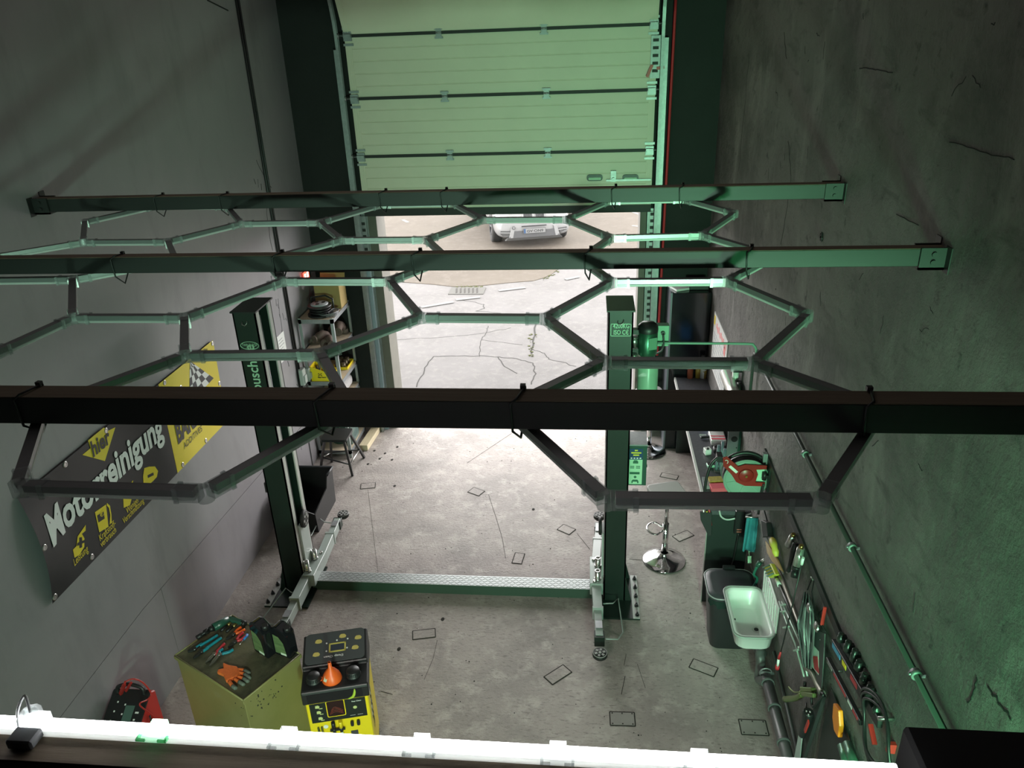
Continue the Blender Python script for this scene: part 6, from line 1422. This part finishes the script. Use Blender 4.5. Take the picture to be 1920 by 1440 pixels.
# handle saw with pale blade
t = tool('hand_saw','black and red handled tool with a pale flat blade hanging near the lit tube','saw',1512,1360)
MB().tube(smooth([W(1516,1334,.07),W(1513,1348,.07),W(1508,1365,.06),W(1504,1378,.055)],4),[.030,.033,.033,.032,.031,.030,.029,.028,.027,.026,.025,.024,.023],n=12).build('handle', m_black, t)
MB().bar(W(1516,1353,.098),W(1509,1371,.088),.022,.008,upv=X).build('red_inlay', m_red, t)
dots = MB()
for a in ((1512,1334),(1519,1335),(1516,1340)): dots.ball(W(*a,.096),.006,n=6)
dots.build('rivet', m_steel, t)
MB().solid([W(1498,1378,.05),W(1505,1380,.05),W(1499,1440,.05),W(1486,1440,.05)],(-.003,0,0)).build('blade', mat('pale_blade', (.50,.62,.57), .3, .3), t); MB().tube([W(1511,1318,.05),W(1512,1334,.06)],.005,n=5).cyl(W(1511,1319,.05),W(1511,1319,0),.006,n=6).build('hang_cord', m_black, t)
# black sheath next to it
t = tool('black_sheath','long black sheath hanging behind the pale bladed tool','sheath',1530,1360)
MB().solid([W(1546,1300,.02),W(1550,1308,.02),W(1530,1370,.02),W(1508,1436,.02),W(1502,1440,.02),W(1512,1385,.02),W(1528,1335,.02)],(-.022,0,0)).build('sheath', mat('matt_black_cloth', (.018,.018,.019), .85), t, bevel=.004)
MB().tube(smooth([W(1530,1300,.04),W(1522,1306,.05),W(1524,1325,.05),W(1536,1312,.05),W(1544,1302,.04),W(1536,1298,.04)],5),.008,n=6).build('looped_strap', m_black, t)
# orange knife
t = tool('orange_scabbard','bright orange curved grip hanging below the spirit levels','grip',1577,1350)
MB().solid([W(1571,1318,.03),W(1581,1332,.03),W(1583,1362,.03),W(1580,1384,.03),W(1572,1370,.03),W(1569,1345,.03)],(-.026,0,0)).build('grip', mat('bright_orange', (.90,.24,.01), .4), t, bevel=.008, seg=2); MB().cyl(W(1576,1345,.03),W(1576,1345,0),.008,n=8).build('peg', m_steel, t)
# spirit level and torque bar
def level(p0, p1, lab, cols, d=.03, w=.055):
    a, b = W(*p0,d), W(*p1,d); t = thing('spirit_level', lab, 'spirit level', (a+b)/2)
    MB().bar(a, b, .026, w, upv=Z).build('bar', m_black, t, bevel=.003)
    for k0, k1, m_ in cols: MB().bar(a.lerp(b,k0)-X*.0135+Z*.004, a.lerp(b,k1)-X*.0135+Z*.004, .002, w*.5).build('colour_band', m_, t)
    for k_ in (.2,.8): c = a.lerp(b,k_); MB().cyl(c, (XR,c.y,c.z), .008, n=8).build('peg', m_steel, t)
level((1563,1206),(1650,1356),'long black spirit level with blue, yellow and red bands',((.03,.22,mat('blue_band', (.05,.28,.50), .4)),(.27,.36,m_byellow),(.46,.60,m_tred)))
level((1553,1236),(1616,1356),'black torque bar with red middle and white ends left of the spirit level',((.05,.2,mat('speckled_chrome', (.4,.42,.4), .3, .8, var=.6, scale=80)),(.26,.62,m_tred),(.68,.80,m_white),(.82,.95,m_tred)), .045, .030)
# coiled cable
t = tool('cable_coil','coil of black cable hanging over the lower end of the spirit level','cable coil',1638,1375)
cc = W(1640,1376,.06)
for r1, r2, ph in ((.20,.12,0),(.185,.11,.15),(.21,.125,-.1)):
    MB().tube([Vector((XR-.055-.012*math.sin(3*q_), cc.y + r1*math.cos(q_+ph), cc.z + r2*1.3*math.sin(q_) )) for q_ in [2*PI*i/32 for i in range(32)]],.0075,n=6,closed=True).build('cable_turn', m_black, t)
MB().cyl((XR-.07,cc.y-.02,cc.z+.12),(XR,cc.y-.02,cc.z+.12),.010,n=8).build('peg', m_steel, t); MB().bar(W(1632,1358,.035)+Z*0, W(1640,1396,.035), .022,.012).build('red_label', m_red, t)
one('red_tag', 'small red label on the right wall beside the black box', 'label', MB().bar(W(1676,1394,.01),W(1672,1410,.01),.05,.02), m_red)
# dark boards and green tubes at the lower right
one('leaning_board', 'large dark board leaning on the right wall beneath the hanging tools', 'board', MB().solid([W(1560,1290,.012),W(1600,1400,.012),W(1640,1520,.012),W(1520,1520,.012),W(1540,1380,.012)],(-.004,0,0)), m_dgp)
for i, (a, b) in enumerate((((1578,1398),(1592,1445)),((1588,1394),(1606,1445)))):
    one('green_tube', ('left' if i == 0 else 'right')+' one of two upright green metal tubes under the orange grip', 'tube', MB().cyl(W(*a,.045),W(*b,.045),.024,n=14), mat('green_tube_paint', (.08,.20,.13), .3, .5), 'green metal tubes')

# ------------------------------------------------------------------ bar stools
def bar_stool(c, lab, seat=True):
    t = thing('bar_stool', lab, 'stool', c, 'chrome bar stools')
    MB().lathe([(.205,0),(.208,.006),(.204,.012),(.15,.026),(.07,.055),(.038,.085),(.036,.10)], c, n=40).build('base', m_chrome, t); MB().lathe([(.0,0.001),(.206,0.001),(.209,.005),(.206,.009)], c, n=40).build('base_ring', m_rubber, t)
    MB().cyl(c+Z*.085, c+Z*.44, .030, n=20).build('column', m_chrome, t); MB().cyl(c+Z*.44, c+Z*.766, .020, n=16).build('gas_spring', m_chrome, t)
    f = [c+Vector((-.03*math.cos(0),0,.38))]+[c+Vector((-.12-.11*math.sin(q_*PI) , .12*math.cos(q_*PI), .38)) for q_ in [i/10 for i in range(11)]]
    MB().tube([c+Vector((-.03,.03,.38))]+[c+Vector((-.09-.09*math.sin(PI*i/12), .10*math.cos(PI*i/12), .38)) for i in range(13)]+[c+Vector((-.03,-.03,.38))],.010,n=8).build('footrest', m_chrome, t)
    MB().prism(rrect(-.165,-.15,.165,.16,.05,5), c+Z*.765, Vector((.95,.3,0)), Vector((-.3,.95,0)), (0,0,.045)).build('seat', mat('grey_seat', (.34,.33,.32), .5), t, bevel=.012, seg=2)
bar_stool(onz(1245,1051,0), 'chrome bar stool with grey seat standing beside the right lift post')
bar_stool(onz(1216,846,0), 'chrome bar stool with dirty round foot standing farther back by the bench')
# air hose lying on the floor far right
# ------------------------------------------------------------------ white car outside
pl_, pr_ = onz(925,458,-.02), onz(1062,448,-.02)
cu_ = (pr_-pl_); cu_.z = 0; cu_.normalize(); cb2 = Vector((-cu_.y, cu_.x, 0))     # across, rearwards
mid = (pl_+pr_)/2; org = mid - cb2*.58; org.z = -.02
CM = Matrix(((cu_.x, cb2.x, 0, org.x), (cu_.y, cb2.y, 0, org.y), (0, 0, 1, org.z), (0, 0, 0, 1)))
car = thing('car', 'white car parked in the yard facing the open gate', 'car', org)
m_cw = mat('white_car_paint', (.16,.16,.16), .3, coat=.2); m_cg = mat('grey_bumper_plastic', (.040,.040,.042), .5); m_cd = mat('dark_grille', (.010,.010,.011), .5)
m_sl = mat('silver_lip', (.075,.075,.075), .4, .2); m_cch = mat('car_chrome', (.14,.14,.14), .3, .5)
HW = .925
st_ = [ # y, half width, bottom z, shoulder z, top z, top half width
 (-.06,.74,.32,.60,.84,.54), (-.01,.86,.27,.66,.92,.62), (.10,.91,.25,.72,.98,.70), (.40,HW,.25,.80,1.03,.74), (1.0,HW,.26,.92,1.10,.74), (1.45,HW,.26,.98,1.16,.76),
 (2.2,HW,.26,1.02,1.66,.60), (3.0,HW,.26,1.02,1.72,.62), (3.9,HW,.26,1.02,1.70,.62), (4.6,HW,.28,1.02,1.25,.74), (4.78,.86,.36,.95,1.02,.72)]
rings = []
for y, w, zb, zs_, zt_2, tw_ in st_:
    half = [(0,zb),(w*.75,zb),(w*.96,zb+.05),(w,zb+.18),(w*1.0,(zb+zs_)/2+.04),(w*.975,zs_),(tw_+(w-tw_)*.45,zs_+(zt_2-zs_)*.55),(tw_,zt_2-.015),(tw_*.6,zt_2+.01),(0,zt_2+.02)]
    full = half + [(-x,z) for x,z in half[-2:0:-1]]
    rings.append([CM @ Vector((x,y,z)) for x,z in full])
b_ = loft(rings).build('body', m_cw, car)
sb = b_.modifiers.new('smooth','SUBSURF'); sb.levels = 2; sb.render_levels = 2
def cbox(lo, hi, nm, m, par=car, bev=0): return MB().box(lo,hi).xf(CM).build(nm, m, par, bevel=bev)
def cpoly(pts, y, th, nm, m, par=car): return MB().prism(pts, (0,y,0), X, Z, (0,th,0)).xf(CM).build(nm, m, par)
def cpoly3(pts, nm, m, th=.02, par=car): return MB().solid([CM @ Vector(p) for p in pts], CM.to_3x3() @ Vector((0,th,0))).build(nm, m, par)
# wheels
for x in (-HW+.11, HW-.11):
    for y in (.86, 3.78):
        w_ = MB().lathe([(.20,-.13),(.345,-.13),(.365,-.10),(.368,0),(.365,.10),(.345,.13),(.20,.13)], (x,y,.37), ax=X, n=32).xf(CM).build('tyre', mat('tyre_rubber', (.022,.021,.020), .85), car)
        tr = MB()
        for k_ in (-.07,-.035,0,.035,.07): tr.lathe([(.369,k_-.006),(.3715,k_),(.369,k_+.006)], (x,y,.37), ax=X, n=32)
        tr.xf(CM).build('tread', mat('tread_dark', (.008,.008,.008), .9), w_)
        s_ = -1 if x < 0 else 1
        rm2 = MB().lathe([(.0,.06),(.05,.075),(.20,.05),(.24,.11),(.245,.12)], (x,y,.37), ax=X*s_, n=28)
        for i in range(5):
            a_ = 2*PI*i/5; rm2.bar((x+s_*.085,y+.04*math.cos(a_),.37+.04*math.sin(a_)),(x+s_*.115,y+.23*math.cos(a_),.37+.23*math.sin(a_)),.05,.03,upv=X)
        rm2.xf(CM).build('rim', mat('silver_rim', (.10,.10,.105), .4, .2), w_)
# bumper face
cpoly3([(-.62,-.09,.29),(.62,-.09,.29),(.50,-.085,.44),(-.50,-.085,.44)], 'lower_grille', m_cg, .05)
cpoly3([(-.52,-.080,.325),(-.26,-.082,.32),(-.26,-.080,.385),(-.47,-.078,.39)], 'grille_mesh', m_cd, .01); cpoly3([(.26,-.082,.32),(.52,-.080,.325),(.47,-.078,.39),(.26,-.080,.385)], 'grille_mesh', m_cd, .01)
cpoly3([(-.70,-.06,.22),(.70,-.06,.22),(.64,-.105,.29),(-.64,-.105,.29)], 'lip', m_sl, .10)
for s in (-1,1):
    o = cpoly3([(s*.585,-.085,.455),(s*.80,-.035,.465),(s*.83,-.015,.41),(s*.76,-.045,.335),(s*.64,-.075,.345)], 'fog_recess', mat('fog_grey', (.035,.035,.035), .4), .05)
    cpoly3([(s*.575,-.098,.405),(s*.83,-.035,.412),(s*.83,-.035,.430),(s*.575,-.098,.423)], 'fog_bar', m_cw, .03, o)
    cpoly3([(s*.52,-.095,.29),(s*.62,-.085,.29),(s*.56,-.095,.53),(s*.47,-.10,.53)], 'bumper_fin', m_cw, .05)
cpl = cbox((-.27,-.122,.385),(.27,-.095,.50),'plate_holder', m_sl)
npl = cbox((-.26,-.126,.388),(.26,-.122,.497),'number_plate', mat('plate_white', (.12,.12,.12), .5))
cbox((-.258,-.1275,.39),(-.215,-.126,.495),'euro_band', mat('euro_blue', (.008,.035,.09), .5))
R3 = CM.to_3x3()
def ctext(s, x, y, z, size, width): text(s, CM @ Vector((x,y,z)), R3 @ X, Z, size, m_ink, car, width=width, bold=.02)
ctext('GV\u00b7ON9', -.19, -.1275, .41, .085, .40)
# kidney grilles, lamps, emblem
for s in (-1,1):
    k_ = cpoly3([(s*.03,-.085,.69),(s*.25,-.08,.69),(s*.29,-.07,.78),(s*.26,-.05,.90),(s*.05,-.05,.905),(s*.025,-.07,.80)], 'kidney_grille', m_cch, .03)
    sl_2 = MB()
    for i in range(7): sl_2.obox((s*(.055+i*.030),-.083,.80),(.008,0,0),(0,.012,0),(0,.012,.085))
    sl_2.xf(CM).build('slats', m_cd, k_)
    cpoly3([(s*.42,-.04,.74),(s*.78,.05,.76),(s*.86,.24,.84),(s*.80,.22,.90),(s*.52,.02,.87),(s*.40,-.03,.83)], 'headlight', mat('headlight_glass', (.07,.09,.105), .2), .05)
    cpoly3([(s*.90,1.38,1.06),(s*1.08,1.36,1.06),(s*1.10,1.40,1.20),(s*.92,1.42,1.20)], 'mirror', m_cw, .12)
em = MB().cyl((0,-.01,.955),(0,.03,.965),.042,n=20).xf(CM).build('emblem', m_cch, car)
cbox((-.30,-.088,.535),(.30,-.078,.56),'upper_slot', m_cd)
e2 = MB().tube([(-.50+.035*math.cos(q_),-.105,.535+.035*math.sin(q_)) for q_ in [2*PI*i/14 for i in range(14)]],.008,n=6,closed=True).xf(CM).build('tow_cover', m_cg, car)
# glass
m_cgl = mat('car_glass', (.02,.025,.03), .05)
cpoly3([(-.72,1.50,1.14),(.72,1.50,1.14),(.58,2.18,1.63),(-.58,2.18,1.63)], 'windscreen', m_cgl, -.03)
for s in (-1,1): MB().solid([CM @ Vector(p) for p in ((s*.915,1.75,1.10),(s*.915,4.2,1.10),(s*.70,3.9,1.60),(s*.70,2.2,1.60))], R3 @ Vector((s*.012,0,0))).build('side_window', m_cgl, car)
